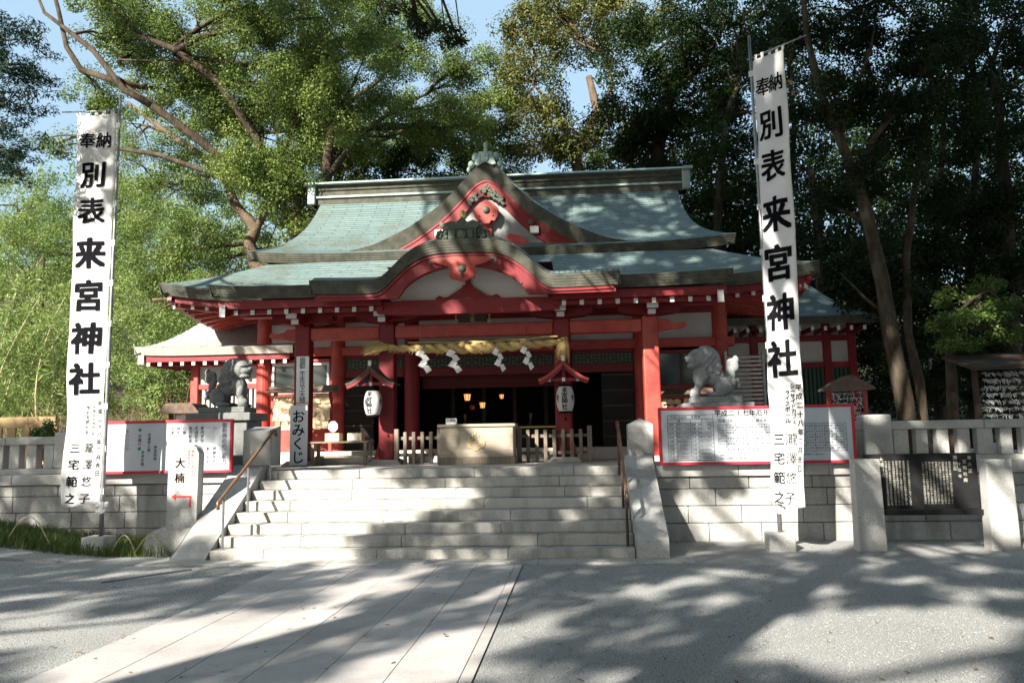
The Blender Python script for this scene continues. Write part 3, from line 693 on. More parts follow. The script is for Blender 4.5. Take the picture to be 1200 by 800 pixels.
for sg in (-1, 1):
    s = MB(); s.prism([(EY+.4, 5.7), (2*RY-EY-.4, 5.7), (RY+.6, 7.5), (RY, 7.9), (RY-.6, 7.5)], X(sg*4.35)-.05, X(sg*4.35)+.05, 'X'); H(s, 'end_gable', 'plaster')
    s = MB()
    for fb in (-1, 1):
        for i in range(16):
            a, b = i/18, (i+1)/18
            s.beam((X(sg*(up_w(a)-.15)), RY+fb*(RY-EY)*a, up_z(a, 1)-.36), (X(sg*(up_w(b)-.15)), RY+fb*(RY-EY)*b, up_z(b, 1)-.36), .08, .24)
    H(s, 'end_bargeboard', 'red')
# main ridge
s = MB(); s.box(X(-5.0), X(5.0), 20.32, 20.68, 7.95, 8.12); s.mi = 1; s.box(X(-5.0), X(5.0), 20.26, 20.74, 8.122, 8.17); s.mi = 0
s.box(X(-5.0), X(5.0), 20.34, 20.66, 8.172, 8.34); s.mi = 0; s.box(X(-5.02), X(5.02), 20.3, 20.7, 8.342, 8.385); s.box(X(-5.0), X(5.0), 20.36, 20.64, 8.387, 8.5)
s.mi = 1; s.prism([(20.22, 8.502), (20.78, 8.502), (20.74, 8.56), (20.5, 8.62), (20.26, 8.56)], X(-5.1), X(5.1), 'X')
rd = H(s, 'main_ridge', ['fascia', 'palecopper'])
for sg in (-1, 1):
    s = MB(); s.box(X(sg*4.98)-.1, X(sg*4.98)+.1, 20.2, 20.8, 7.95, 8.45); s.box(X(sg*5.02)-.13, X(sg*5.02)+.13, 20.1, 20.9, 8.45, 8.53)
    H(s, 'ridge_end', 'palecopper', bevel=.015)
# pointed dormer gable (chidori)
GX, GZ = [0, .2, .68, 1.1, 1.8, 2.65, 3.3, 3.7], [0, .02, .58, .98, 1.46, 1.86, 2.01, 2.07]
gs = np.linspace(0, 3.7, 40)
from bisect import bisect
def gz(sx): return 8.06-interp(sx, GX, GZ)
GZs = np.array([gz(t) for t in gs]); kk = np.array([.25, .5, .25])
for _ in range(4): GZs[1:-1] = np.convolve(GZs, kk, 'same')[1:-1]
def gz(sx): return float(np.interp(sx, gs, GZs))
GY = 17.95
s = MB()
for sg in (-1, 1): s.grid(lambda u, v: (X(sg*3.55*u), lerp(20.6, GY, v), gz(3.55*u)+.15*(1-u)**.3*smooth01((1-v)*2.65/.36)), 36, 30, lambda u, v: (2.6*(1-v), 4.3*(1-u)))
H(s, 'dormer_roof', 'roof', smooth=True)
s = MB()
for sg in (-1, 1):
    pts = [(X(sg*3.5*i/36), GY, gz(3.5*i/36)) for i in range(37)]
    L = 0; vs = []; uv = []
    for i, p_ in enumerate(pts):
        t = i/36; dr = .36 if t < .75 else lerp(.36, .12, (t-.75)/.25)
        if i: L += (Vector(p_)-Vector(pts[i-1])).length
        vs += [p_, (p_[0], GY+.09, p_[2]-dr), (p_[0], GY+.3, p_[2]-dr+.02)]; uv += [(L, .4), (L, 0), (L, -.1)]
    s.add(vs, [(3*k+r, 3*k+r+1, 3*k+r+4, 3*k+r+3) for k in range(36) for r in range(2)], uv)
H(s, 'dormer_eave', 'fascia')
s = MB(); s.add([(X(0), GY+.22, 7.66), (X(-2.6), GY+.22, 5.6), (X(2.6), GY+.22, 5.6)], [(0, 1, 2)]); H(s, 'dormer_panel', mat('shaded_plaster', (.22, .225, .22), (.28, .285, .28), 2, .85), thick=.03)  # white plaster greyed for the shade under the gable
s = MB()
for sg in (-1, 1):
    for i in range(30):
        a, b = 2.95*i/30, 2.95*(i+1)/30; z0, z1 = gz(a)-.345, gz(b)-.345; w_ = .43 if i < 20 else .43-.025*(i-20)
        s.add([(X(sg*a), GY+.11, z0), (X(sg*b), GY+.11, z1), (X(sg*b), GY+.11, z1-w_), (X(sg*a), GY+.11, z0-w_), (X(sg*a), GY+.19, z0-w_), (X(sg*b), GY+.19, z1-w_)], [(0, 1, 2, 3), (3, 2, 5, 4)] if sg < 0 else [(3, 2, 1, 0), (4, 5, 2, 3)])
        s.beam((X(sg*a), GY+.105, z0-.05), (X(sg*b), GY+.105, z1-.05), .03, .05)
H(s, 'dormer_bargeboard', 'red')
s = MB(); s.box(X(-1.6), X(1.6), GY+.1, GY+.2, 5.95, 6.08)
s.prism([(X(a), b) for a, b in [(-1.0, 6.08), (-.85, 6.28), (-.55, 6.36), (-.35, 6.2), (0, 6.14), (.35, 6.2), (.55, 6.36), (.85, 6.28), (1.0, 6.08)]], GY+.1, GY+.2)
s.box(X(-.12), X(.12), GY+.12, GY+.2, 6.2, 6.9); s.box(X(-1.9), X(1.9), GY+.13, GY+.2, 5.75, 5.949); H(s, 'dormer_frame', 'redpale', bevel=.008)
s = MB()
for sx in (-1.12, 1.12): s.cbox((X(sx), GY+.06, 6.42), (.2, .1, .16))
H(s, 'purlin_cap', 'white')
s = MB(); s.prism([(X(a*.72), 6.88+(b-6.92)*.8) for a, b in [(-.38, 7.0), (-.36, 6.8), (-.27, 6.66), (-.16, 6.68), (-.08, 6.58), (.08, 6.58), (.16, 6.68), (.27, 6.66), (.36, 6.8), (.38, 7.0), (.2, 7.16), (0, 7.26), (-.2, 7.16)]], GY-.02, GY+.08); pq = H(s, 'gable_pendant', 'redpale', bevel=.015)
s = MB(); s.ball((X(0), GY-.04, 6.92), (.085, .05, .085), 12, 8); s.ball((X(-.16), GY-.03, 6.78), .022, 8, 5); s.ball((X(.16), GY-.03, 6.78), .022, 8, 5)
s.ball((X(-1.05), GY+.07, 6.62), (.07, .04, .07), 10, 6); s.ball((X(1.05), GY+.07, 6.62), (.07, .04, .07), 10, 6)
for k in range(70): a_ = random.uniform(-.42, .42); s.ball((X(a_), GY+.06, 7.50-abs(a_)*.75+random.uniform(-.15, .04)), (.045, .03, .035), 7, 5)
s.build('boss', 'greenmetal', pq)
# dormer ridge cap and its end ornament
s = MB(); s.prism([(X(-.2), 8.0), (X(.2), 8.0), (X(.16), 8.26), (X(0), 8.32), (X(-.16), 8.26)], GY+.12, 20.4); H(s, 'dormer_ridge', 'palecopper')
s = MB(); y0, y1 = GY-.08, GY+.2
s.prism([(X(a), b) for a, b in [(-.34, 8.02), (-.22, 8.0), (0, 8.1), (.22, 8.0), (.34, 8.02), (.26, 8.2), (.2, 8.36), (-.2, 8.36), (-.26, 8.2)]], y0, y1)
for sg in (-1, 1):
    s.ball((X(sg*.33), (y0+y1)/2, 8.26), (.13, .12, .13), 12, 8); s.ball((X(sg*.48), (y0+y1)/2, 8.06), (.11, .1, .11), 10, 7); s.ball((X(sg*.56), (y0+y1)/2, 7.92), (.07, .08, .08), 8, 6)
s.ball((X(0), y0, 8.2), (.14, .06, .14), 14, 8); s.box(X(-.05), X(.05), GY, GY+.1, 8.36, 8.6); s.ball((X(0), GY+.05, 8.62), .07, 8, 6)
s.v = [(X((v[0]-CX)*.72), v[1], 8.0+(v[2]-8.0)*.85) for v in s.v]
H(s, 'dormer_ornament', 'palecopper', bevel=.008)

# ================================================================== SIDE BUILDINGS
# left wing: open corridor, pale roof and edge colours stand for sunlight on them
lw = empty('side_pavilion', (-8.9, 18.4, TZ), 'small sunlit side pavilion with pale shingle roof and red rails, left of the main hall', 'pavilion')
def lz(v, u): return lerp(5.1, 3.80, 1-(1-v)**1.6)+.06*abs(min(0, u))**4*v
s = MB(); s.grid(lambda u, v: (lerp(lerp(-9.0, -10.15, v), -6.4, u), lerp(19.4, 17.4, v), lz(v, 2*u-1)), 20, 10, lambda u, v: (u*3.6, 2.4*(1-v)))
s.grid(lambda u, v: (lerp(-9.0, -10.15, v), lerp(lerp(19.4, 21.4, v), lerp(19.4, 17.4, v), u), lz(v, -1)), 10, 10, lambda u, v: (u*4, 2*(1-v)))
s.grid(lambda u, v: (lerp(lerp(-9.0, -10.15, v), -6.4, u), lerp(19.4, 21.4, v), lz(v, 2*u-1)), 20, 10, lambda u, v: (u*3.6, 2.4*(1-v)))
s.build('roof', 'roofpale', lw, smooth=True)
s = MB(); fascia(s, [(lerp(-10.15, -6.4, i/20), 17.4, lz(1, 2*i/20-1)) for i in range(21)], .17, lambda p_: (0, .05, 0))
fascia(s, [(-10.15, lerp(21.4, 17.4, i/10), lz(1, -1)) for i in range(11)], .17, lambda p_: (.05, 0, 0)); s.build('eave', mat('sunlit_shingle_edge', (.3, .29, .25), (.38, .37, .32), 8, .9, .3, 40), lw)
s = MB(); s.box(-10.0, -6.5, 17.5, 17.6, 3.5, 3.64); s.box(-10.0, -9.9, 17.6, 21.2, 3.5, 3.64)
s.build('eave_board', 'red', lw)
s = MB()
for i in range(13): s.mi = 0; x = -9.85+i*.27; s.box(x-.03, x+.03, 17.53, 19, 3.42, 3.498); s.mi = 1; s.box(x-.04, x+.04, 17.515, 17.53, 3.41, 3.5)
s.mi = 1; s.box(-10.06, -9.93, 17.44, 17.5, 3.45, 3.66); s.build('rafter', ['red', 'white'], lw)
for x in (-8.98, -7.35): s = MB(); s.box(x-.09, x+.09, 18.0, 18.18, TZ, 3.5); s.build('post', 'redpale', lw, bevel=.01)
s = MB(); s.box(-8.9, -7.2, 18.03, 18.15, 2.88, 3.0); s.box(-8.9, -7.2, 18.03, 18.15, 3.42, 3.5); s.box(-8.9, -7.2, 18.03, 18.15, 1.95, 2.1); s.box(-8.9, -7.2, 18.05, 18.13, TZ, 1.949); s.build('beam', 'redpale', lw, bevel=.008)
s = MB(); s.box(-8.88, -7.45, 18.08, 18.12, 3.0, 3.42); s.build('plaster_panel', 'plaster', lw)
s = MB(); x = -8.8
while x < -7.2: s.box(x, x+.055, 18.06, 18.1, 2.1, 2.88); x += .115
s.build('lattice', 'white', lw)
s = MB(); s.box(-8.88, -7.2, 18.5, 18.54, TZ, 3.4); s.build('rear_wall', 'plaster', lw)
# right wing: dark building behind the trees
rw = empty('side_building', (6.2, 20, TZ), 'dim red and white side building with green slatted windows, right of main hall', 'building')
s = MB()
s.box(3.2, 6.8, 20, 20.08, TZ, 4.4); s.build('plaster_wall', 'plaster', rw)
s = MB()
for x in (3.3, 4.4, 5.4, 6.15, 6.75): s.box(x-.09, x+.09, 19.9, 20.1, TZ, 4.4)
s.box(3.2, 6.8, 19.92, 20.1, 3.2, 3.34); s.box(3.2, 6.8, 19.92, 20.1, 2.15, 2.3); s.box(3.2, 6.8, 19.92, 20.1, 3.86, 4.0); s.box(3.2, 6.8, 19.95, 20.09, TZ, 2.15); s.build('timber_frame', 'red', rw, bevel=.01)
for a, b in ((5.49, 6.06), (6.24, 6.66), (4.49, 5.31)):
    s = MB(); x = a
    while x < b: s.box(x, x+.06, 19.96, 19.99, 2.3, 3.2); x += .1
    s.build('lattice', 'greenlattice', rw)
    s = MB(); s.box(a, b, 19.992, 19.998, 2.3, 3.2); s.build('lattice_back', 'dark', rw)
s = MB(); s.grid(lambda u, v: (lerp(3.6, lerp(6.2, 7.1, v), u), lerp(22.6, 19.0, v), lerp(6.1, 4.35, 1-(1-v)**1.4)), 20, 10, lambda u, v: (u*5.4, 4*(1-v)))
s.grid(lambda u, v: (lerp(6.2, 7.1, v), lerp(22.6, lerp(22.6, 19.0, v), u), lerp(6.1, 4.35, 1-(1-v)**1.4)), 10, 10, lambda u, v: (u*3, 2*(1-v))); s.build('roof', 'roof', rw, smooth=True)
s = MB(); fascia(s, [(lerp(3.6, 7.1, i/10), 19.0, 4.35) for i in range(11)], .18, lambda p_: (0, .05, 0)); fascia(s, [(7.1, 19+3.6*i/6, 4.35) for i in range(7)], .18, lambda p_: (-.05, 0, 0)); s.build('eave', 'fascia', rw)
s = MB()
for i in range(11): s.mi = 0; x = 3.8+i*.3; s.box(x-.03, x+.03, 19.15, 20, 4.02, 4.12); s.mi = 1; s.box(x-.035, x+.035, 19.13, 19.15, 4.02, 4.12)
s.build('rafter', ['red', 'white'], rw)
s = MB(); 
for k in range(14): s.cbox((3.62, 17.4, 2.1+k*.09), (.75, .03, .055), (.5, 0, 0))
s.box(3.2, 3.25, 17.36, 17.44, TZ, 3.4); s.box(3.99, 4.04, 17.36, 17.44, TZ, 3.4)
tag(s.build('louvre_screen', 'metalgrey'), 'grey slatted louvre screen standing behind the right guardian lion', 'screen')

# ================================================================== PORCH FURNITURE
# sacred rope
rp = empty('straw_rope', (CX, 15.15, 3.35), 'thick twisted golden straw rope hung across the porch between the inner pillars', 'rope')
def rope_axis(t):
    x = lerp(-3.72, -.22, t); sag = -.07*(1-(2*t-1)**2); return Vector((x, 15.16-.0*t, 3.42+.02*t+sag))
s = MB(); n = 120
for ph in range(2):
    pts = []; rad = []
    for i in range(n+1):
        t = i/n; c = rope_axis(t); R0 = .028+.054*math.sin(PI*min(1, max(0, .1+.8*t)))**1.2; a = t*46+ph*PI
        pts.append(c+Vector((0, math.cos(a), math.sin(a)))*R0*.62); rad.append(R0*.82)
    s.tint = 1-.1*ph; s.tube(pts, rad, 10)
s.build('twisted_strands', 'straw', rp, smooth=True)
s = MB(); s.tint = .9; pts = [rope_axis(i/30)+Vector((0, .02, .12+.01*math.sin(i))) for i in range(4, 30)]; s.tube(pts, .018, 6); s.build('upper_cord', 'straw', rp)
s = MB(); random.seed(8)
for k in range(220):
    a = rope_axis(0)+Vector((.05, random.uniform(-.05, .05), random.uniform(-.05, .05))); b = a+Vector((-random.uniform(.2, .5), random.uniform(-.12, .1), random.uniform(-.14, .1))); s.tint = random.uniform(.7, 1.2); s.tube([a, (a+b)/2+Vector((0, 0, .02)), b], [.008, .006, .002], 4)
s.build('straw_tuft', 'straw', rp); s = MB()
for k in range(220):
    a = rope_axis(1)+Vector((-.05, random.uniform(-.07, .05), random.uniform(-.05, .07))); b = a+Vector((random.uniform(-.12, .16), random.uniform(-.15, -.0), -random.uniform(.05, .38))); s.tint = random.uniform(.7, 1.2); s.tube([a, (a+b)/2+Vector((.05, -.02, .04)), b], [.008, .006, .002], 4)
for k in range(300):
    t = random.random(); a = rope_axis(t)+Vector((0, -.06, random.uniform(-.08, .06))); b = a+Vector((random.uniform(-.08, .08), -.03, random.uniform(-.08, .03))); s.tube([a, b], [.004, .002], 3)
s.build('straw_ends', 'straw', rp)
s = MB()
for t in (.2, .35, .78): c = rope_axis(t); s.tube([c+Vector((0, .02, .05)), c+Vector((0, .06, .5))], .004, 5)
s.build('hanging_cord', 'metalgrey', rp)
for k, (px, w_, lab) in enumerate(((-2.96, .25, 'brightest white zigzag paper streamer, leftmost of four on the straw rope'), (-2.37, .25, 'white zigzag paper streamer, second from the left on the straw rope'), (-1.50, .22, 'greyish zigzag paper streamer, third from the left on the straw rope'), (-.96, .22, 'white zigzag paper streamer, rightmost on the straw rope near the right lantern'))):
    s = MB(); t = (px+3.72)/3.5; c = rope_axis(t); z = c.z-.06; y = c.y-.12; x = px; sg = 1
    rt = .6 if k in (0, 1) else 1.15
    ex = Vector((math.cos(.5), -math.sin(.5)*.4, 0))
    s.tube([c+Vector((0, -.09, .05)), (x, y, z)], .004, 4)
    W_ = .105 if k < 2 else .075
    for q in range(4):
        cx_ = x+(-.03 if q % 2 == 0 else .03)+q*.022; cz = z-.04-q*.105; yy = y-.02*(q % 2)
        pts = [(-W_*.15, .075), (W_*.95, .02), (W_*.2, -.085), (-W_*.95, -.03)] if q % 2 == 0 else [(-W_*.75, .06), (W_*.25, .075), (W_*.95, -.02), (-.0, -.085)]
        s.add([(cx_+a, yy+a*.3*(1 if q % 2 else -1), cz+b) for a, b in pts], [(0, 1, 2, 3)])
    tag(s.build('paper_streamer', 'paper', thick=.002), lab, 'paper streamer', 'zigzag paper streamers on the straw rope')
# hooded lanterns on the inner pillars
def lantern(x, lab1, lab2):
    c = empty('lantern_canopy', (x, 15.2, 2.62), lab1, 'canopy')
    def rz(t): return 3.0-.33*(1.35*t-.35*t*t*.9)-.0+.10*max(0, t-.75)
    for sg in (-1, 1):
        s = MB(); s.grid(lambda u, v: (x+sg*.47*u, lerp(15.34, 14.8, v), rz(u)), 10, 2, lambda u, v: (v, u)); s.build('roof_slope', 'fascia' if x < -2 else 'redpale', c, thick=.045)
        s = MB()
        for i in range(10): a, b = i/10, (i+1)/10; s.beam((x+sg*.45*a, 14.82, rz(a)-.055), (x+sg*.45*b, 14.82, rz(b)-.055), .03, .06)
        s.build('bargeboard', 'red', c)
    s = MB(); s.box(x-.03, x+.03, 14.78, 15.34, 2.99, 3.05); s.mi = 1; s.box(x-.028, x+.028, 14.775, 14.82, 3.03, 3.13); s.build('ridge', ['tilebrown', 'white'], c)
    s = MB(); s.box(x-.3, x+.3, 14.88, 14.94, 2.66, 2.72); s.box(x-.02, x+.02, 14.88, 14.92, 2.72, 2.98); s.box(x-.03, x+.03, 14.9, 15.35, 2.74, 2.79)
    s.mi = 1
    for o in (-.27, 0, .27): s.box(x+o-.03, x+o+.03, 14.865, 14.88, 2.655, 2.725)
    s.build('frame', ['red', 'white'], c)
    l = empty('paper_lantern', (x+.02, 14.98, 2.07), lab2, 'lantern')
    lx, ly = x+.02, 14.98
    prof = []
    for i in range(37):
        t = i/36; z = 2.10+.46*t; r = .115+.055*math.sin(PI*t)**.7+.004*math.cos(t*36*PI); prof.append((r, z))
    s = MB(); s.lathe(prof, (lx, ly, 0), 26); s.build('shade', 'lanternpaper', l, smooth=True)
    s = MB(); s.lathe([(.118, 2.56), (.118, 2.60)], (lx, ly, 0), 20); s.lathe([(.118, 2.065), (.118, 2.10)], (lx, ly, 0), 20); s.tube([(lx, ly, 2.6), (lx, ly, 2.76)], .006, 5); s.tube([(lx, ly, 2.07), (lx, ly, 1.93)], .005, 5)
    s.ball((lx, ly, 1.95), (.022, .022, .03), 8, 6); s.build('cap_and_cord', 'black', l)
    s = MB()
    def mp(a, b):
        t = (b-2.10)/.46; r = .115+.055*math.sin(PI*min(1, max(0, t)))**.7+.006; th = a/.16; return Vector((lx+r*math.sin(th), ly-r*math.cos(th), b))
    s.text('来宮神社', mp, -.01 if x > -2 else -.035, 2.49, .11, .02, .105); 
    for q in (-1, 1):
        for (a, b, r_) in ((0, .0, .022), (.03, .035, .016), (-.03, .035, .016), (0, .06, .018), (.02, -.04, .014)):
            s.add([mp(q*.15+(.05 if x < -2 else 0)+a*.8+r_*math.cos(k*PI/5), 2.33+b+r_*math.sin(k*PI/5)) for k in range(10)], [tuple(range(10))])
    s.build('lettering', 'black', l)
lantern(-3.92, 'small curved red canopy with dark shingles over the left porch lantern', 'white paper lantern with black characters hanging left of the left inner pillar')
lantern(-.24, 'small pointed red canopy fixed to the right inner pillar over its lantern', 'white paper lantern with black characters hanging on the right inner pillar')
# offertory box
ob = empty('offertory_box', (-1.85, 14.75, TZ), 'large pale wooden offertory box with raised paulownia crest at the centre of the porch', 'offertory box')
s = MB(); s.box(-2.52, -1.17, 14.45, 15.1, 1.28, 1.83); s.build('body', 'boxwood', ob, bevel=.01)
s = MB(); s.box(-2.56, -1.13, 14.42, 15.13, 1.83, 1.885); s.build('top_rim', 'boxwood', ob, bevel=.008)
s = MB(); s.box(-2.55, -1.14, 14.41, 15.14, TZ+.003, 1.28); s.build('plinth', 'wood', ob, bevel=.01)
s = MB(); x, y, z = -1.86, 14.445, 1.55
def torus(s, c, R, r, squ=1.0, n=24):
    s.tube([(c[0]+R*math.cos(2*PI*k/n), c[1], c[2]+R*squ*math.sin(2*PI*k/n)) for k in range(n+1)], r, 6, cap=False)
for a, b, R in ((0, -.06, .085), (-.1, -.02, .07), (.1, -.02, .07)):
    torus(s, (x+a, y, z+b), R, .011); s.ball((x+a, y+.003, z+b), (R*.9, .012, R*.9), 14, 6)
for k, a in enumerate((-.1, -.05, 0, .05, .1)): s.ball((x+a, y, z+.1+.03*(2-abs(k-2))), (.022, .012, .03), 8, 6)
for k, a in enumerate((-.12, -.06, .06, .12)): s.ball((x+a, y, z+.065), (.02, .012, .022), 8, 6)
s.build('crest', 'emawood', ob, smooth=True)
s = MB(); s.prism([(14.6, 1.885), (14.7, 1.885), (14.63, 2.0), (14.6, 2.0)], -2.43, -2.23, 'X'); sg_ = s.build('card_stand', 'paper'); tag(sg_, 'small white card standing on the left end of the offertory box', 'card')
s = MB(); s.text('お賽銭', plane_map((-2.33, 14.597, 0), (1, 0, 0), (0, 0, 1)), -.05, 1.955, .05, .01, horiz=True); s2_ = s.build('card_text', 'black'); s2_.parent = sg_
# picket fences
def picket(x0, x1, n, label):
    r = empty('picket_fence', ((x0+x1)/2, 15.3, TZ), label, 'picket fence')
    for i in range(n):
        x = lerp(x0, x1, i/(n-1)); big = i in (0, n-1); s = MB(); hw = .045 if big else .034
        s.box(x-hw, x+hw, 15.22-.01*big, 15.28+.01*big, TZ+.003, 1.83 if big else 1.77); s.build('picket', 'wood', r, bevel=.008)
    s = MB(); s.box(x0, x1, 15.285, 15.33, 1.62, 1.68); s.box(x0, x1, 15.285, 15.33, 1.3, 1.36); s.build('rail', 'wood', r)
picket(-3.50, -2.66, 6, 'low grey wooden picket fence between left inner pillar and offertory box')
picket(-1.12, .22, 9, 'low grey wooden picket fence right of the offertory box, passing the right inner pillar')
# hanging bronze lanterns inside
L_ = [(-2.66, 2.63), (-2.29, 2.43), (-1.82, 2.63)]
for i, (x, y, z, lab) in enumerate(((L_[0][0], 19.2, L_[0][1], 'glowing lantern hanging in the dark hall, leftmost and largest'), (L_[1][0], 19.2, L_[1][1], 'glowing lantern low in the dark hall, above the offertory box'), (L_[2][0], 19.2, L_[2][1], 'small glowing lantern hanging in the dark hall, rightmost of the three'))):
    r = empty('hanging_lantern', (x, y, z-.1), lab, 'lantern', 'glowing lanterns inside the hall'); k = (1, .85, .65)[i]
    s = MB(); s.lathe([(.06*k, -.08*k), (.085*k, .07*k)], (x, y, z), 6); s.build('glow_body', 'glow', r)
    s = MB(); s.lathe([(.13*k, .075*k), (.05*k, .13*k), (.015, .16*k)], (x, y, z), 6); s.lathe([(.07*k, -.11*k), (.075*k, -.085*k)], (x, y, z), 6); s.tube([(x, y, z+.15*k), (x, y, 4.0)], .006, 4)
    for a in range(6): s.tube([(x+.088*k*math.cos(a*PI/3), y+.088*k*math.sin(a*PI/3), z+.07*k), (x+.063*k*math.cos(a*PI/3), y+.063*k*math.sin(a*PI/3), z-.08*k)], .008, 4)
    s.build('frame', 'darkwood', r)
s = MB(); s.ball((-2.56, 19.3, 2.38), (.06, .04, .07), 10, 8); s.mi = 1; s.ball((-2.52, 19.25, 2.36), (.035, .03, .04), 8, 6); tag(s.build('altar_ornament', ['redink', 'gold'], smooth=True), 'small red and gold ornament in the dark hall left of the low lantern', 'ornament')
# sign boards at left outer pillar
pm = lambda x, y: plane_map((x, y, 0), (1, 0, 0), (0, 0, 1))
r = empty('fortune_sign', (-5.38, 15.05, TZ), 'tall white board reading おみくじ standing against the left outer pillar', 'sign')
s = MB(); s.box(-5.55, -5.20, 15.03, 15.06, 1.17, 2.32); s.build('panel', 'signwhite', r, bevel=.01)
s = MB(); s.text('おみくじ', pm(-5.38, 15.026), 0, 2.1, .25, .012, .26); s.build('lettering', 'black', r)
r = empty('tree_age_sign', (-5.38, 15.3, 2.35), 'narrow white vertical board tied to the left outer pillar above the omikuji sign', 'sign')
s = MB(); s.box(-5.53, -5.28, 15.29, 15.32, 2.34, 3.3); s.build('panel', 'signwhite', r)
s = MB(); s.text('樹齢二千年以上', pm(-5.405, 15.286), 0, 3.22, .12, .006, .095); s.text('大楠', pm(-5.405, 15.286), 0, 2.53, .12, .006, .1); s.build('lettering', 'black', r)
s = MB(); s.box(-5.54, -5.27, 15.28, 15.287, 2.37, 2.385); s.build('tie', 'redink', r)
# tables with boxes
r = empty('wooden_table', (-4.5, 15.2, TZ), 'low wooden table between the left pillars carrying small boxes', 'table')
s = MB(); s.box(-5.15, -3.98, 14.95, 15.4, 1.58, 1.615); s.build('tabletop', 'wood', r, bevel=.004)
for x in (-5.08, -4.05):
    for y in (15.0, 15.35): s = MB(); s.box(x-.03, x+.03, y-.025, y+.025, TZ+.003, 1.58); s.build('leg', 'wood', r)
s = MB(); s.box(-5.08, -4.05, 15.16, 15.19, 1.3, 1.34); s.build('stretcher', 'wood', r)
for x, c, lab in ((-4.72, 'panel', 'white-fronted collecting box on the low table, left one'), (-4.28, 'emawood', 'tan wooden collecting box with white slip on the low table, right one')):
    r = empty('small_box', (x, 15.15, 1.615), lab, 'box'); s = MB(); s.box(x-.14, x+.14, 15.05, 15.3, 1.617, 1.77); s.build('body', 'emawood', r, bevel=.006)
    s = MB(); s.box(x-.11, x+.06, 15.04, 15.048, 1.64, 1.74); s.build('slip', 'paper', r)
r = empty('round_card_sign', (-4.72, 15.12, 1.77), 'small lilac card sign standing on the left box of the low table', 'sign')
s = MB(); s.prism([(-4.72+.1*math.cos(k*PI/4+PI/8), 1.9+.11*math.sin(k*PI/4+PI/8)) for k in range(8)], 15.11, 15.125); s.build('card', 'purple', r); s = MB(); s.box(-4.73, -4.71, 15.126, 15.14, 1.77, 1.9); s.build('stand', 'wood', r)
# ema rack
def ema_rack(x0, x1, y, z0, z1, cols, rows, lab, labp, grp, scale=1):
    r = empty('votive_rack', ((x0+x1)/2, y, TZ), lab, 'rack')
    for x in (x0, x1): s = MB(); s.box(x-.035, x+.035, y, y+.07, TZ+.003, z1+.12); s.build('post', 'redpale' if scale == 1 else 'wood', r)
    s = MB(); s.prism([(y-.28, z1+.02), (y+.3, z1+.02), (y+.05, z1+.17)], x0-.12, x1+.12, 'X'); s.build('roof', 'tilebrown' if scale != 1 else 'wood', r, bevel=.004)
    for k in range(rows): s = MB(); z = lerp(z1-.03, z0+.12, k/(rows-1)); s.box(x0, x1, y+.01, y+.04, z, z+.02); s.build('rail', 'wood', r)
    pr = None
    for k in range(rows):
        for i in range(cols):
            x = lerp(x0+.06, x1-.06, i/(cols-1))+random.uniform(-.03, .03); z = lerp(z1-.03, z0+.12, k/(rows-1))-random.uniform(0, .03)
            yy = y-.03-random.uniform(0, .05)
            if pr is None or (i+k) % 5 == 0:
                pr = MB(); a = random.uniform(-.15, .15); m4 = Matrix.Translation((x, yy, z))@Matrix.Rotation(a, 4, 'Y')@Matrix.Rotation(random.uniform(-.3, .3), 4, 'Z')
                vs = [(-.065, 0), (-.065, -.08), (.065, -.08), (.065, 0), (0, .03)]
                pr.tint = random.uniform(.8, 1.15)
                pr.add([tuple(m4@Vector((p_[0], d_, p_[1]-.03))) for d_ in (-.004, .004) for p_ in vs], [(0, 1, 2, 3, 4), (9, 8, 7, 6, 5)]+[(j, j+5, (j+1) % 5+5, (j+1) % 5) for j in range(5)])
                pr.v = [tuple(Vector(v)-Vector((x, yy, z))) for v in pr.v]
                o = pr.build('votive_plaque', 'emawood')
                proto = o
            else: o = proto.copy(); COL.objects.link(o)
            o.location = (x, yy, z); o.rotation_euler = (0, random.uniform(-.12, .12), random.uniform(-.2, .2)); tag(o, labp, 'votive plaque', grp)
random.seed(9)
ema_rack(-6.62, -5.38, 17.0, 1.9, 2.68, 12, 8, 'sunlit votive rack full of wooden plaques in front of the left window', 'small pale wooden votive plaque hanging among many in the sunlit left rack', 'votive plaques on the left rack')
ema_rack(1.75, 2.85, 16.6, 1.75, 2.42, 8, 5, 'shaded rack of brown wooden plaques behind the right guardian lion', 'small brown wooden votive plaque hanging in the shaded rack behind the right lion', 'votive plaques on the right rack', 2)

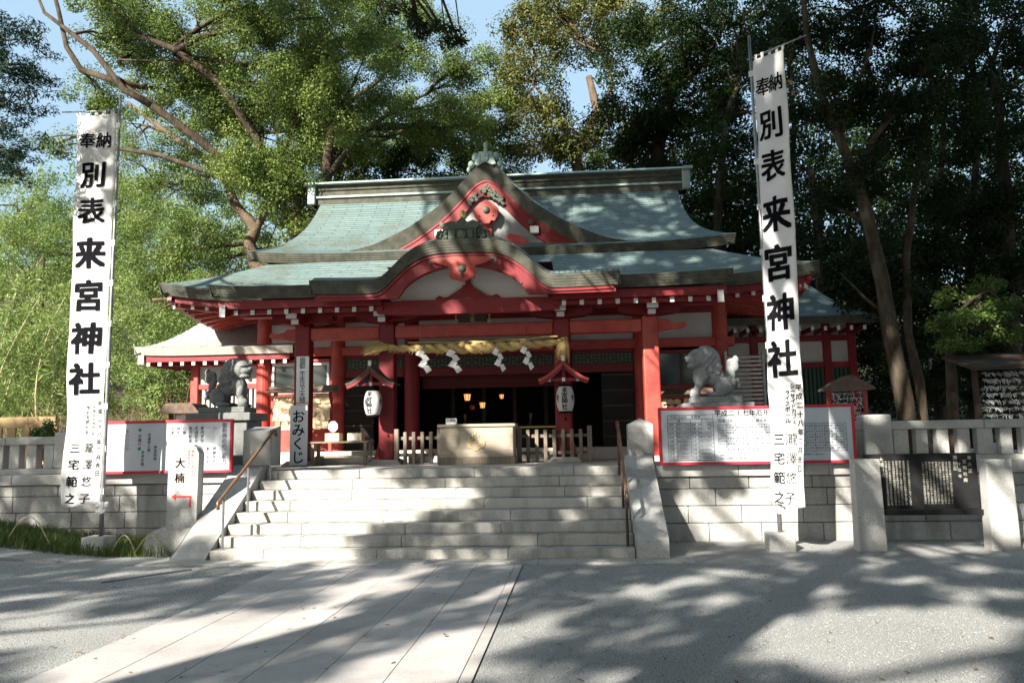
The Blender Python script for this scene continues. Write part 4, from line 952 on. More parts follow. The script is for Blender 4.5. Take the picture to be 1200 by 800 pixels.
# ================================================================== GUARDIAN LIONS
def lion(cx, cy, flip, m, lab, labp, name='guardian_lion'):
    r = empty(name, (cx, cy, 2.14), lab, 'lion statue')
    s = MB(); Z0 = 2.24
    def B(x, y, z, rx, ry, rz, a=0): s.ball((cx+flip*x, cy+y, Z0+z), (rx, ry, rz), 14, 10, Matrix.Rotation(a*flip, 3, 'Y'))
    B(-.24, -.05, .67, .19, .18, .17); B(-.36, -.09, .64, .11, .13, .075); B(-.35, -.09, .545, .10, .12, .05); B(-.44, -.1, .675, .045, .065, .038); B(-.33, -.09, .73, .09, .15, .04)   # skull, muzzle, jaw, nose
    B(-.33, -.17, .74, .05, .03, .035); B(-.33, -.0, .74, .05, .03, .035); B(-.15, -.17, .79, .05, .03, .06); B(-.18, .1, .79, .05, .04, .06)
    B(-.10, 0, .63, .20, .19, .21); B(-.2, -.02, .38, .15, .17, .2, .25); B(.0, 0, .36, .22, .16, .17, .45); B(.16, 0, .2, .17, .19, .17)
    B(.14, -.13, .18, .14, .08, .16, .3); B(.14, .13, .18, .14, .08, .16, .3); B(.02, -.17, .05, .14, .06, .05); B(.02, .17, .05, .14, .06, .05)
    for yy, xx in ((-.12, -.30), (.12, -.26)):
        B(xx+.03, yy, .27, .075, .07, .13, -.2); B(xx, yy, .12, .055, .055, .12); B(xx-.04, yy, .035, .09, .065, .04)
    B(-.34, -.12, .08, .09, .09, .08)
    B(.29, 0, .42, .07, .06, .13, -.35); B(.345, 0, .55, .085, .06, .12, -.4); B(.39, 0, .64, .05, .045, .07, -.2); B(.27, 0, .58, .05, .045, .08, .3)
    for q in range(9):
        a = q*.9; B(.36+.05*math.cos(a), .09*math.sin(a*1.3), .22+.04*(q % 3)-.03, .045, .045, .045)
    rs = np.random.RandomState(4)
    for q in range(150):      # mane curls round the face, neck and back
        zz = 1-2*(q+.5)/150; th = q*2.39996; rr_ = math.sqrt(1-zz*zz); dx, dy = rr_*math.cos(th), rr_*math.sin(th)
        if dx < -.38 and zz > -.75: continue
        B(-.115+dx*.205+.05*max(0, -zz), dy*.19, .625+zz*.225, .043, .043, .043)
    for q in range(26): B(-.1+rs.uniform(-.04, .24), rs.choice([-1, 1])*rs.uniform(.1, .17), .48-rs.uniform(-.06, .14), .045, .045, .045)
    o = s.build('body', m, r, smooth=True)
    rm = o.modifiers.new('remesh', 'REMESH'); rm.mode = 'VOXEL'; rm.voxel_size = .01; rm.use_smooth_shade = True
    dg = bpy.context.evaluated_depsgraph_get(); me = bpy.data.meshes.new_from_object(o.evaluated_get(dg)); o.modifiers.clear(); o.data = me
    a = me.attributes.get('tint')
    if a is not None: me.attributes.remove(a)
    a = me.attributes.new('tint', 'FLOAT_COLOR', 'CORNER'); a.data.foreach_set('color', [1.0]*(4*len(me.loops)))
    e_ = MB()
    for yy in (-.185, -.005): e_.ball((cx+flip*-.375, cy+yy*.9+.01, Z0+.70), .022, 8, 6)
    e_.build('eye', m, r, smooth=True)
    mo = MB(); mo.ball((cx+flip*-.395, cy-.095, Z0+.592), (.06, .07, .016), 10, 6); mo.build('mouth', 'dark', r)
    s = MB(); s.box(cx-.42, cx+.42, cy-.27, cy+.27, 2.14, 2.245); s.build('base_slab', m, r, bevel=.012)
    pe = empty('statue_pedestal', (cx, cy, TZ), labp, 'pedestal')
    s = MB(); s.box(cx-.58, cx+.58, cy-.4, cy+.4, 2.0, 2.138); s.build('cap', m, pe, bevel=.012)
    s = MB(); s.box(cx-.5, cx+.5, cy-.33, cy+.33, 1.4, 1.998); s.build('die', m, pe, bevel=.01)
    s = MB(); s.box(cx-.62, cx+.62, cy-.45, cy+.45, TZ, 1.398); s.build('foot', m, pe, bevel=.012)
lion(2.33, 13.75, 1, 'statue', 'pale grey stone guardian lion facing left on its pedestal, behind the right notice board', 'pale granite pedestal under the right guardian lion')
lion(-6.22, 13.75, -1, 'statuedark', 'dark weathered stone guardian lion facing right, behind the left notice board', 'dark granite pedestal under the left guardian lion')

# ================================================================== NOTICE BOARDS
def board(x0, x1, z0, z1, y, lab):
    r = empty('notice_board', ((x0+x1)/2, y+.03, z0-.02), lab, 'notice board')
    s = MB(); s.box(x0+.03, x1-.03, y, y+.025, z0+.03, z1-.03); s.build('panel', 'panel', r)
    s = MB(); f = .042
    s.box(x0, x1, y-.018, y+.04, z1-f, z1); s.box(x0, x1, y-.018, y+.04, z0, z0+f); s.box(x0, x0+f, y-.018, y+.04, z0+f, z1-f); s.box(x1-f, x1, y-.018, y+.04, z0+f, z1-f); s.build('frame', 'redframe', r, bevel=.004)
    s = MB()
    for x in (x0+.3, x1-.3): s.box(x-.03, x+.03, y+.041, y+.09, TZ, z1-.1)
    s.build('support', 'wood', r)
    return r
def tl(s, mp, x0, y0, x1, y1, w_=.006):
    if abs(x1-x0) > abs(y1-y0): s.add([mp(x0, y0-w_/2), mp(x1, y1-w_/2), mp(x1, y1+w_/2), mp(x0, y0+w_/2)], [(0, 1, 2, 3)])
    else: s.add([mp(x0-w_/2, y0), mp(x0+w_/2, y0), mp(x1+w_/2, y1), mp(x1-w_/2, y1)], [(0, 1, 2, 3)])
BY = 12.44
r = board(1.24, 4.17, 1.16, 2.04, BY, 'long white notice board in red frame with printed year tables, right of the steps')
mp = plane_map((1.24, BY-.004, 1.16), (1, 0, 0), (0, 0, 1)); s = MB()
s.text('平成二十七年厄年表', mp, .90, .775, .098, .012, .105, horiz=True)
s.text('厄年（やくどし）', mp, .93, .655, .05, .003, .058, horiz=True); s.text('数え年', mp, 1.5, .655, .05, .003, .055, horiz=True)
# left table
tl(s, mp, .14, .76, .83, .76); tl(s, mp, .14, .76, .14, .70); tl(s, mp, .83, .76, .83, .06); tl(s, mp, .14, .695, .83, .695); tl(s, mp, .14, .07, .83, .07); tl(s, mp, .14, .64, .83, .64)
tl(s, mp, .14, .70, .14, .07); tl(s, mp, .485, .69, .485, .07); tl(s, mp, .27, .64, .27, .07, .004); tl(s, mp, .60, .64, .60, .07, .004)
s.text('平成二十七年', mp, .2, .727, .042, .004, .042, horiz=True); s.text('年祝表', mp, .52, .727, .042, .004, .05, horiz=True); s.text('男', mp, .31, .668, .04, .004); s.text('女', mp, .66, .668, .04, .004)
rows = ['還暦', '古稀', '喜寿', '傘寿', '米寿', '卒寿', '白寿', '百寿', '長寿']; eras = ['昭和三十年生', '昭和二一年生', '昭和十四年生', '昭和十一年生', '昭和三年生れ', '大正十五年生', '大正六年生れ', '大正五年生れ', '大正四年生れ']
for k in range(9):
    z = .61-k*.063
    for x_ in (.175, .515): s.text(rows[k], mp, x_, z, .034, .002, .038, horiz=True)
    for x_ in (.292, .622): s.text(eras[k], mp, x_, z, .034, .002, .033, horiz=True)
    tl(s, mp, .14, z-.032, .83, z-.032, .004)
# right table
for a, b in ((.90, 1.88), (2.05, 2.80)):
    for k in range(6): tl(s, mp, a, .60-k*.083, b, .60-k*.083, .005)
cols_ = [.90, 1.02, 1.165, 1.31, 1.45, 1.6, 1.74, 1.88, 2.05, 2.2, 2.34, 2.48, 2.65, 2.80]
for c in cols_: tl(s, mp, c, .60, c, .185, .005)
for k in range(5):
    z = .558-k*.083
    s.text(['二十', '三三', '四二', '六一', '十九'][k], mp, .93, z, .04, .002, .045, horiz=True)
    for q, c in enumerate(cols_[1:-1]):
        if c == 1.88: continue
        s.text(['大厄', '昭和', '平成', '前厄', '本厄', '後厄'][(q+k) % 6]+'年', mp, c+.026, z, .036, .002, .040, horiz=True)
s.text('厄年の方は年の初めにお祓いをお受けになり一年の無事をお祈りください', mp, .93, .135, .03, .001, .0315, horiz=True); s.text('神社では随時厄祓の御祈祷を承っておりますので社務所までお申し出ください', mp, .93, .09, .03, .001, .0315, horiz=True)
s.text('御祈祷は社務所にて受け付け', mp, 2.06, .135, .03, .001, .0315, horiz=True)
s.build('printed_table', 'black', r)
r = board(-7.9, -5.53, 1.15, 2.0, BY, 'long white notice board in red frame with vertical writing, left of the steps')
mp = plane_map((-7.9, BY-.004, 1.15), (1, 0, 0), (0, 0, 1)); s = MB()
s.text('御祈祷ののご案内', mp, 2.23, .75, .085, .008, .083)
for x_, t1, t2 in ((2.07, '一', '祈願 命名'), (1.96, '一', '家 内 安 全'), (1.86, '家内安全', '初宮詣り'), (1.76, '交通安全', '厄 祓 い'), (1.66, '商売繁盛', '七五三詣'), (1.56, '心願', ''), (1.46, '病気', ''), (1.36, '学業', '')):
    s.text(t1, mp, x_, .71, .06, .004, .066); s.text(t2.replace(' ', ''), mp, x_, .38, .06, .004, .066)
for x_, z, t1 in ((1.08, .42, '神恩感謝'), (.97, .62, '地鎮祭上棟'), (.87, .34, '安産祈願'),):
    s.text(t1, mp, x_, z, .055, .003, .062)
s.text('初穂', mp, .81, .60, .06, .006, .066)
for x_, t1 in ((.60, '五〇〇〇円'), (.49, '一〇〇〇〇円'), (.39, '二〇〇〇〇円'), (.29, '三〇〇〇〇円'), (.16, '五〇〇〇')): s.text(t1, mp, x_, .68, .052, .003, .07)
s.text('個人 団体', mp, .06, .72, .05, .003, .06); s.build('writing', 'black', r)
s = MB()
for z in (.70, .40):
    s.add([mp(.81, z+.035), mp(.845, z), mp(.81, z-.035), mp(.775, z)], [(3, 2, 1, 0)])
s.build('diamond_mark', 'greenink', r)
s = MB(); s.text('料', mp, .81, .47, .055, .004); s.text('より', mp, .29, .25, .045, .003, .05); s.build('red_writing', 'redink', r)

# ================================================================== BANNERS
def banner(px, py, base, zt, zb, w0, w1, ang, side, lab, labs, lean, bar):
    """ang: direction in which the cloth leaves the pole"""
    gz0 = gh(px, py)
    r = empty('prayer_banner', (px, py, gz0+.25), lab, 'banner')
    d = Vector((math.cos(ang), math.sin(ang), 0)); nrm = Vector((d.y, -d.x, 0)); nrm = nrm if nrm.y < 0 else -nrm
    H_ = zt-zb
    def poleat(z): return Vector((px+lean*(z-.3), py, z))
    def cp(a, z):   # a 0..1 from pole edge across, z height
        t = (zt-z)/H_; w_ = lerp(w0, w1, t); wave = .028*math.sin(3.1*t*2*PI+a*2.2)*(.3+a)*t+.014*math.sin(9*t*PI+a*7)+.02*math.sin(a*PI)*math.sin(t*5)
        wave += .010*math.sin(a*9+t*4)*t+.006*math.sin(t*61+a*5)*(1-a)
        if t > .93: wave += .05*(t-.93)/.07*math.sin(a*3)
        return poleat(z)+d*(.04+a*w_)+nrm*wave+Vector((-.13*t*t if side > 0 else 0, 0, 0))
    s = MB(); s.grid(lambda u, v: cp(u, zt-H_*v+(.02*math.sin(u*6) if v == 1 else 0)), 14, 90); s.build('cloth', 'cloth', r, smooth=True, thick=.003)
    s = MB()
    for k in range(5): a = .06+.22*k; s.add([cp(a, zt-.001), cp(a+.09, zt-.001), cp(a+.09, zt)+Vector((0, 0, .075)), cp(a, zt)+Vector((0, 0, .075))], [(0, 1, 2, 3)])
    for k in range(10): z = zt-.15-k*(H_-.4)/9; s.add([cp(0, z), cp(0, z-.09), poleat(z-.09)+nrm*.028-d*.03, poleat(z)+nrm*.028-d*.03], [(0, 1, 2, 3)])
    s.build('tab', 'cloth', r, thick=.003)
    s = MB(); n = 12; zt2 = zt+bar[1]; s.tube([poleat(lerp(gz0+.25, zt2, i/n)) for i in range(n+1)], [lerp(.034, .02, i/n) for i in range(n+1)], 10); s.build('pole', 'metalgrey', r, smooth=True)
    s = MB(); a = poleat(zt+.05)-d*.05; b = a+d*bar[0]+Vector((0, 0, .03)); s.tube([a, b], [.016, .012], 8); s.build('crossbar', 'metalgrey', r, smooth=True)
    s = MB(); s.tube([poleat(zb-.12), poleat(zb+.05)], .05, 8)
    for k in range(8): q = poleat(zb-.02)+Vector((random.uniform(-.06, .1), -.03, random.uniform(-.08, .05))); s.ball(q, (.035, .03, .025), 7, 5)
    s.build('bottom_tie', 'cloth', r)
    s = MB(); fl = side   # +1: cloth to the right of pole, -1: to the left
    def mp(a, z):
        aa = a if fl > 0 else 1-a; p_ = cp(aa, z); return p_+nrm*.013
    W = lambda t: lerp(w0, w1, t)
    def T(txt, a, z, size, bold, pitch=None, sq=1.0):
        for k, ch in enumerate(txt):
            zz = z-k*(pitch or size*1.1); t = (zt-zz)/H_
            if ch == ' ': continue
            v, f = fine_glyph(ch); ww = W(t)
            for dx, dy in BO(bold/size): s.add([mp(a+((q[0]-GC[0])*GS+dx)*size*sq/ww, zz+((q[1]-GC[1])*GS+dy)*size) for q in v], f)
    q = H_/6.25; sq = 1.0
    T('奉', .28, zt-.44*q, .26*q, .012, sq=min(1, w0/.6)); T('納', .70, zt-.44*q, .26*q, .012, sq=min(1, w0/.6))
    sq = min(1, w0/.6)
    T('別', .47, zt-1.02*q, .43*q, .03, sq=sq); T('表', .47, zt-1.62*q, .43*q, .03, sq=sq); T('来', .47, zt-2.32*q, .49*q, .045, sq=sq); T('宮', .47, zt-3.0*q, .49*q, .045, sq=sq); T('神', .47, zt-3.68*q, .49*q, .045, sq=sq); T('社', .47, zt-4.32*q, .49*q, .045, sq=sq)
    T('平成二十八年二月吉日', .89, zt-4.70*q, .085*q, .004, .118*q); T('シーサイドカフェ', .72, zt-4.68*q, .068*q, .003, .066*q); T('ライスボール', .56, zt-4.76*q, .074*q, .004, .074*q)
    T('三宅範之', .26, zt-5.38*q, .16*q, .006, .255*q); T('瀧澤悠子', .62, zt-5.38*q, .16*q, .004, .255*q)
    s.build('lettering', 'black', r)
    g0 = gz0; b_ = MB(); b_.box(px-.19+base, px+.17+base, py-.17, py+.17, g0-.1, g0+.25)
    tag(b_.build('banner_base', 'granite', bevel=.02, segs=2), labs, 'stone base')
banner(-7.16, 11.6, -.02, 6.86, .72, .655, .60, PI, -1, 'tall white banner with black brush characters on the left, mostly in shade', 'square stone block holding the left banner pole in the grass', 0.0, (1.02, .32))
banner(2.78, 11.6, .0, 7.16, .62, .49, .50, -.72, 1, 'tall white sunlit banner with black brush characters on the right', 'square stone block holding the right banner pole on the gravel', -.006, (.92, .42))

# ================================================================== STONE MARKERS
r = empty('stone_marker', (-5.86, 11.55, .1), 'upright rounded stone marker reading 大楠 with a red arrow, left of the steps', 'stone marker')
s = MB(); pr = [(-6.07, .35), (-5.65, .35), (-5.64, 1.47), (-5.68, 1.55), (-5.76, 1.585), (-5.97, 1.58), (-6.03, 1.55), (-6.06, 1.47)]; s.prism(pr, 11.48, 11.66); s.build('slab', 'granite', r, bevel=.02, segs=3)
mp = pm(-5.86, 11.474); s = MB(); s.text('大楠', mp, -.04, 1.33, .15, .012, .22); s.build('inscription', 'brownink', r)
s = MB(); s.text('樹齢二千年以上', mp, .15, 1.5, .045, .002, .055); s.text('国指定天然記念物', mp, .09, 1.5, .038, .002, .045); s.build('red_inscription', 'redink', r)
s = MB(); s.add([mp(a, b) for a, b in [(-.16, .84), (-.09, .885), (-.09, .853), (.145, .853), (.145, .68), (.12, .68), (.12, .828), (-.09, .828), (-.09, .795)]], [tuple(range(9))[::-1]]); s.build('arrow', 'redink', r)
s = MB(); random.seed(6)
s.prism([(-6.32, -.05), (-5.66, -.05), (-5.64, .2), (-5.7, .34), (-6.1, .36), (-6.28, .28), (-6.34, .12)], 11.4, 11.8); s.build('base_rock', 'wallstone', r, bevel=.05, segs=3)
# black monument with two stone posts
r = empty('black_monument', (4.75, 11.75, .5), 'black polished stone slab engraved with dense columns of text, between two granite posts', 'monument')
s = MB(); s.box(4.0, 5.53, 11.68, 11.76, .53, 1.30); s.build('slab', 'blackstone', r, bevel=.006)
s = MB(); s.box(4.143, 5.537, 11.6, 11.66, .46, .529); s.build('ledge', 'blackstone', r)
mp = plane_map((4.0, 11.675, .53), (1, 0, 0), (0, 0, 1)); s = MB(); random.seed(31)
pool = '来宮神社の由緒は古く熱海郷の地主の神であり樹木と自然保護の神として信仰される大楠は樹齢二千年を超え天然記念物に指定された昭和大正年中氏子奉納社殿造営記念碑'
s.text('大楠', mp, .24, .69, .068, .006, .07); s.text('由緒', mp, .24, .55, .068, .006, .07); s.text('奉納記', mp, 1.24, .70, .065, .006, .07)
for k in range(13):
    x_ = [.12, .17, .30, .345, .40, .445, .49, .54, .60][k] if k < 9 else .86+(k-9)*.0
    if k < 9: s.text(''.join(random.choice(pool) for _ in range(19)), mp, x_, .66, .031, .003, .0325)
for k in range(9): s.text(''.join(random.choice(pool) for _ in range(18)), mp, .80+k*.045, .64, .031, .003, .0325)
s.text('奉大正', mp, 1.43, .70, .055, .005, .09); s.text('宮司社殿', mp, 1.36, .65, .055, .005, .085); s.text('十五年', mp, 1.29, .62, .05, .005, .085)
s.build('engraving', 'silverink', r)
for x0, x1, zt, lab, t in ((3.80, 4.14, 1.24, 'tall narrow granite post left of the black inscribed stone, dark writing down its face', '奉納記念社殿造営'), (5.54, 5.88, 1.21, 'tall narrow granite post right of the black inscribed stone, brightly lit', '昭和年中奉納記念碑')):
    r = empty('stone_post', ((x0+x1)/2, 11.6, 0), lab, 'stone post')
    s = MB(); s.add([(x, y, z) for z, e_ in ((-.05, .02), (zt, 0)) for x, y in ((x0-e_, 11.45-e_), (x1+e_, 11.45-e_), (x1+e_, 11.67), (x0-e_, 11.67))], [(3, 2, 1, 0), (4, 5, 6, 7), (0, 1, 5, 4), (1, 2, 6, 5), (2, 3, 7, 6), (3, 0, 4, 7)]); s.build('shaft', 'granite', r, bevel=.015, segs=2)
    s = MB(); s.text(t, plane_map(((x0+x1)/2, 11.44, 0), (1, 0, 0), (0, .012, 1)), .04, zt-.14, .055, .003, .065); s.build('inscription', 'black', r)

# ================================================================== HANDRAILS
def handrail(x, lab, mt, ends):
    r = empty('handrail', (x, 11.8, 0), lab, 'handrail')
    y0, z0, y1, z1 = ends
    s = MB(); s.tube([(x, y0-.05, z0-.12), (x, y0-.06, z0-.02), (x, y0, z0), (x, lerp(y0, y1, .5), lerp(z0, z1, .5)), (x, y1, z1), (x, y1+.12, z1+.02), (x, y1+.16, z1-.06)], .024, 10); s.build('rail', 'bronze', r, smooth=True)
    for t, k in ((.06, 0), (.5, 3), (.95, 7)):
        y = lerp(y0, y1, t); z = lerp(z0, z1, t); kk = int(max(0, min(7, (y-10.83)//.281))); s = MB(); s.tube([(x, y, .144*(kk+1) if y > 10.83 else 0.02), (x, y, z-.01)], .019, 8); s.build('post', mt, r)
handrail(-4.99, 'brown metal handrail on three posts along the left edge of the steps', 'metalgrey', (10.86, .82, 12.75, 1.78))
handrail(.63, 'dark metal handrail seen nearly end-on along the right edge of the steps', 'darkwood', (10.9, .86, 12.8, 1.82))

# ================================================================== RIGHT-HAND RACKS
r = empty('fortune_rack', (4.8, 14.6, TZ), 'small roofed rack tied with white paper fortunes, dark, left of the big trunk', 'rack')
s = MB(); s.prism([(4.38, 2.36), (5.22, 2.36), (5.2, 2.4), (4.8, 2.62), (4.4, 2.4)], 14.35, 14.9); s.build('roof', 'tilebrown', r)
for x in (4.48, 5.12): s = MB(); s.box(x-.03, x+.03, 14.6, 14.66, TZ, 2.36); s.build('post', 'redpale', r)
def knots(x0, x1, y, z0, z1, n, lab, seed):
    s = MB(); random.seed(seed)
    for k in range(n):
        z = lerp(z0, z1, random.randint(0, 7)/7)+random.uniform(-.02, .02); x = random.uniform(x0, x1); p0 = Vector((x, y-.02, z)); s.tint = random.uniform(.45, .95)
        for q in range(2):
            a = random.uniform(-1, 1); L = random.uniform(.04, .08); e_ = p0+Vector((L*math.sin(a)*1.2, -.01, -L*math.cos(a)*random.choice([-.3, 1]))); w_ = Vector((.006, 0, .004))
            s.add([p0-w_, p0+w_, e_+w_, e_-w_], [(0, 1, 2, 3)])
    tag(s.build('paper_fortunes', 'paper', thick=.001), kind='stuff', label=lab, cat='paper fortunes')
    s = MB(); 
    for k in range(8): z = lerp(z0, z1, k/7); s.tube([(x0, y, z), (x1, y, z)], .004, 4)
    return s
knots(4.52, 5.08, 14.58, 1.7, 2.3, 190, 'tangle of white paper strips tied in the small roofed rack', 3).build('wire', 'metalgrey', r)
r = empty('fortune_rack', (7.9, 15, TZ), 'wide roofed rack covered in white paper fortunes at the right edge', 'rack')
s = MB(); s.grid(lambda u, v: (lerp(6.95, 9.6, u), lerp(15.7, 14.5, v), lerp(3.0, 2.68, v)+.06*u), 6, 3, lambda u, v: (u*2, v)); s.build('roof', 'darkwood', r, thick=.06)
for x in (7.22, 8.45, 9.3): s = MB(); s.box(x-.035, x+.035, 15, 15.1, TZ, 2.8); s.build('post', 'darkwood', r)
knots(7.3, 8.3, 14.98, 1.75, 2.62, 520, 'dense tangle of white paper strips tied on the wide rack at the right edge', 4).build('wire', 'metalgrey', r)
# little roofed stand and timber fence on the left
r = empty('notice_stand', (-7.32, 14.4, TZ), 'small stand with brown shingle roof just left of the dark guardian lion', 'stand')
s = MB(); s.prism([(-7.72, 2.18), (-6.92, 2.18), (-7.08, 2.36), (-7.56, 2.36)], 14.1, 14.7); s.build('roof', 'tilebrown', r, bevel=.005)
for x in (-7.6, -7.05): s = MB(); s.box(x-.03, x+.03, 14.35, 14.41, TZ, 2.18); s.build('post', 'darkwood', r)
s = MB(); s.box(-7.5, -7.12, 14.37, 14.39, 1.9, 2.14); s.build('notice', 'paper', r)
r = empty('timber_fence', (-12, 16.2, TZ), 'low yellow timber fence at the far left behind the stone balustrade', 'fence')
s = MB(); s.box(-15, -11.1, 16.15, 16.2, 2.02, 2.25); s.build('top_board', 'yellowwood', r); s = MB(); s.box(-15, -11.1, 16.15, 16.2, 1.5, 1.6); s.build('bottom_board', 'yellowwood', r)
for k in range(13): x = -14.95+k*.31; s = MB(); s.box(x, x+.17, 16.145, 16.195, TZ, 2.019); s.build('board', 'yellowwood', r)
#@@VEG
# ================================================================== TREES AND PLANTS
def at(x, y, Y):
    d = CF+CR*(x-600)/930+CU*(400-y)/930; return CAM+d*(Y/d[1])
def leaf_mesh(name, C, Rr, n, size, m, parent=None, tints=None, flat=.75, keep=None, up=.5, asp=.5):
    """one crown: n leaf faces scattered in each leaf clump (centres C, radii Rr)"""
    C = np.asarray(C, float); N = len(C)*n
    c = np.repeat(C, n, 0); r = np.repeat(np.asarray(Rr, float)*np.ones(len(C)), n)
    d = RNG.normal(size=(N, 3)); d /= np.linalg.norm(d, axis=1)[:, None]
    rr = r*RNG.uniform(.25, 1, N)**.6; P = c+d*rr[:, None]*np.array([1, 1, flat])
    ti = np.repeat(tints if tints is not None else RNG.uniform(.1, .9, len(C)), n)+RNG.uniform(-.17, .17, N)
    if keep is not None:
        k = keep(P); P = P[k]; d = d[k]; ti = ti[k]; N = len(P)
    nr = d*.8+np.array([0, 0, up])+RNG.normal(size=(N, 3))*.45; nr /= np.linalg.norm(nr, axis=1)[:, None]
    t = np.cross(nr, RNG.normal(size=(N, 3))); t /= np.linalg.norm(t, axis=1)[:, None]; b = np.cross(nr, t)
    s = (size*RNG.uniform(.7, 1.3, N))[:, None]; dr = np.array([0, 0, -1])*s*.15
    V = np.stack([P-t*s*.5, P-b*s*asp*.5+dr*.2, P+t*s*.5+dr, P+b*s*asp*.5+dr*.2], 1).reshape(-1, 3)
    if parent is not None: V = V-np.array(parent.location)
    me = bpy.data.meshes.new(name); me.vertices.add(4*N); me.vertices.foreach_set('co', V.ravel())
    me.loops.add(4*N); me.loops.foreach_set('vertex_index', np.arange(4*N, dtype=np.int32)); me.polygons.add(N)
    me.polygons.foreach_set('loop_start', np.arange(0, 4*N, 4, dtype=np.int32)); me.polygons.foreach_set('loop_total', np.full(N, 4, np.int32))
    a = me.attributes.new('tint', 'FLOAT', 'FACE'); a.data.foreach_set('value', np.clip(ti, 0, 1))
    me.materials.append(M[m]); me.update(calc_edges=True)
    o = bpy.data.objects.new(name, me); COL.objects.link(o)
    if parent is not None: o.parent = parent
    return o
def bend(a, b, k=.12, n=5):
    a = Vector(a); b = Vector(b); L = (b-a).length; off = Vector((random.uniform(-1, 1), random.uniform(-1, 1), random.uniform(-.3, .8)))*L*k
    return [a.lerp(b, i/n)+off*math.sin(PI*i/n)+Vector((random.uniform(-1, 1), random.uniform(-1, 1), random.uniform(-1, 1)))*L*.015 for i in range(n+1)]
def tree(label, trunk, r0, blobs, m, crad=.55, n=150, size=.11, bark='bark', name='tree', group=None, limbs=(), den=1.0, twigs=7, extra=None, r1=None, cat='tree'):
    """trunk: list of 3-D points; blobs: (centre, radii, clumps)"""
    base = Vector(trunk[0]); r = empty(name, base, label, cat, group)
    tr = MB(); pts = [Vector(p) for p in trunk]; k = len(pts)
    fine = []; 
    for i in range(k-1):
        for q in range(3): fine.append(pts[i].lerp(pts[i+1], q/3))
    fine.append(pts[-1]); r1 = r1 or r0*.4
    tr.tube(fine, [lerp(r0, r1, (i/(len(fine)-1)))*(1+.05*math.sin(i*2.1))+(r0*.35 if i == 0 else 0) for i in range(len(fine))], 12)
    for L in limbs:
        L = [Vector(p) for p in L[1:]]+[] if False else L
        rr, P = L; tr.tube([Vector(p) for p in P], [lerp(rr, rr*.35, i/(len(P)-1)) for i in range(len(P))], 8)
    C = []; T = []; R = []
    for (c, rad, nc) in blobs:
        c = Vector(c); cl = []
        for q in range(int(nc*den)):
            d = Vector(RNG.normal(size=3)); d.normalize(); d = d*RNG.uniform(.35, 1)**.55
            cl.append(c+Vector((d.x*rad[0], d.y*rad[1], d.z*rad[2])))
        bt = RNG.uniform(.25, .75)
        C += [tuple(p) for p in cl]; T += list(np.clip(bt+RNG.uniform(-.3, .3, len(cl)), 0, 1)); R += list(crad*RNG.uniform(.6, 1.25, len(cl)))
        src = [p for p in fine+[Vector(p) for _, P in limbs for p in P[len(P)//2:]] if p.z < c.z+.5] or fine[:1]
        s0 = min(src, key=lambda p: (p-c).length); Ld = (c-s0).length; br = min(r0*.45, .03+.022*Ld)
        bp = bend(s0, c, .12); tr.tube(bp, [lerp(br, br*.4, i/5) for i in range(6)], 7)
        for q in random.sample(cl, min(len(cl), twigs)):
            s1 = random.choice(bp[2:]); tr.tube(bend(s1, q, .15, 4), [lerp(br*.4, .008, i/4) for i in range(5)], 5)
    tr.build('trunk', bark, r, smooth=True)
    leaf_mesh('crown', C, R, n, size, m, r, np.array(T), keep=extra)
    return r
def blob(px, py, Y, r, rz=None, nc=20, ry=None):
    return (at(px, py, Y), (r, ry or r, rz or r*.8), nc)
def ground_pt(px, Y, z=1.1): p = at(px, 500, Y); return (p[0], p[1], z)
random.seed(77)
# -- left side, in full sun
tree('broad sunlit yellow-green tree at the far left behind the balustrade', [ground_pt(40, 27, 1), at(45, 400, 27), at(50, 300, 27)], .22, [blob(30, 330, 26, 3.0, 2.6, 46), blob(110, 300, 27, 2.6, 2.4, 40), blob(20, 240, 28, 2.2, 1.5, 26), blob(140, 390, 25, 2.2, 2.0, 30), blob(50, 420, 24, 2.2, 1.6, 26), blob(160, 250, 28, 2.0, 1.5, 20)], 'leaf_bright', .62, 400, .078, den=1.35)
tree('sunlit tree with pale bare patch on its crooked trunk, rising left of the hall roof', [ground_pt(335, 24, 1), at(328, 400, 24), at(322, 330, 24), at(300, 312, 24), at(292, 285, 24), at(300, 268, 24), at(276, 240, 24), at(262, 205, 24)], .3,
     [blob(190, 290, 23, 2.0, 1.7, 34), blob(235, 380, 22.5, 1.7, 1.5, 26), blob(170, 220, 24, 2.0, 1.6, 28), blob(330, 300, 25.5, 1.3, 1.5, 16), blob(210, 430, 22, 1.4, 1.1, 18), blob(250, 200, 24, 1.9, 1.2, 22), blob(160, 460, 22, 1.5, 1.2, 18), blob(180, 350, 22, 1.6, 1.4, 20), blob(240, 310, 24.5, 1.8, 1.5, 20), blob(160, 150, 24.5, 1.1, .9, 9)],
     'leaf_bright', .5, 380, .072, 'barkpale', den=1.35, limbs=[(.16, [at(262, 205, 24), at(225, 175, 24), at(195, 155, 24), at(150, 120, 24)]), (.12, [at(300, 268, 24), at(330, 220, 24), at(345, 190, 24)])])
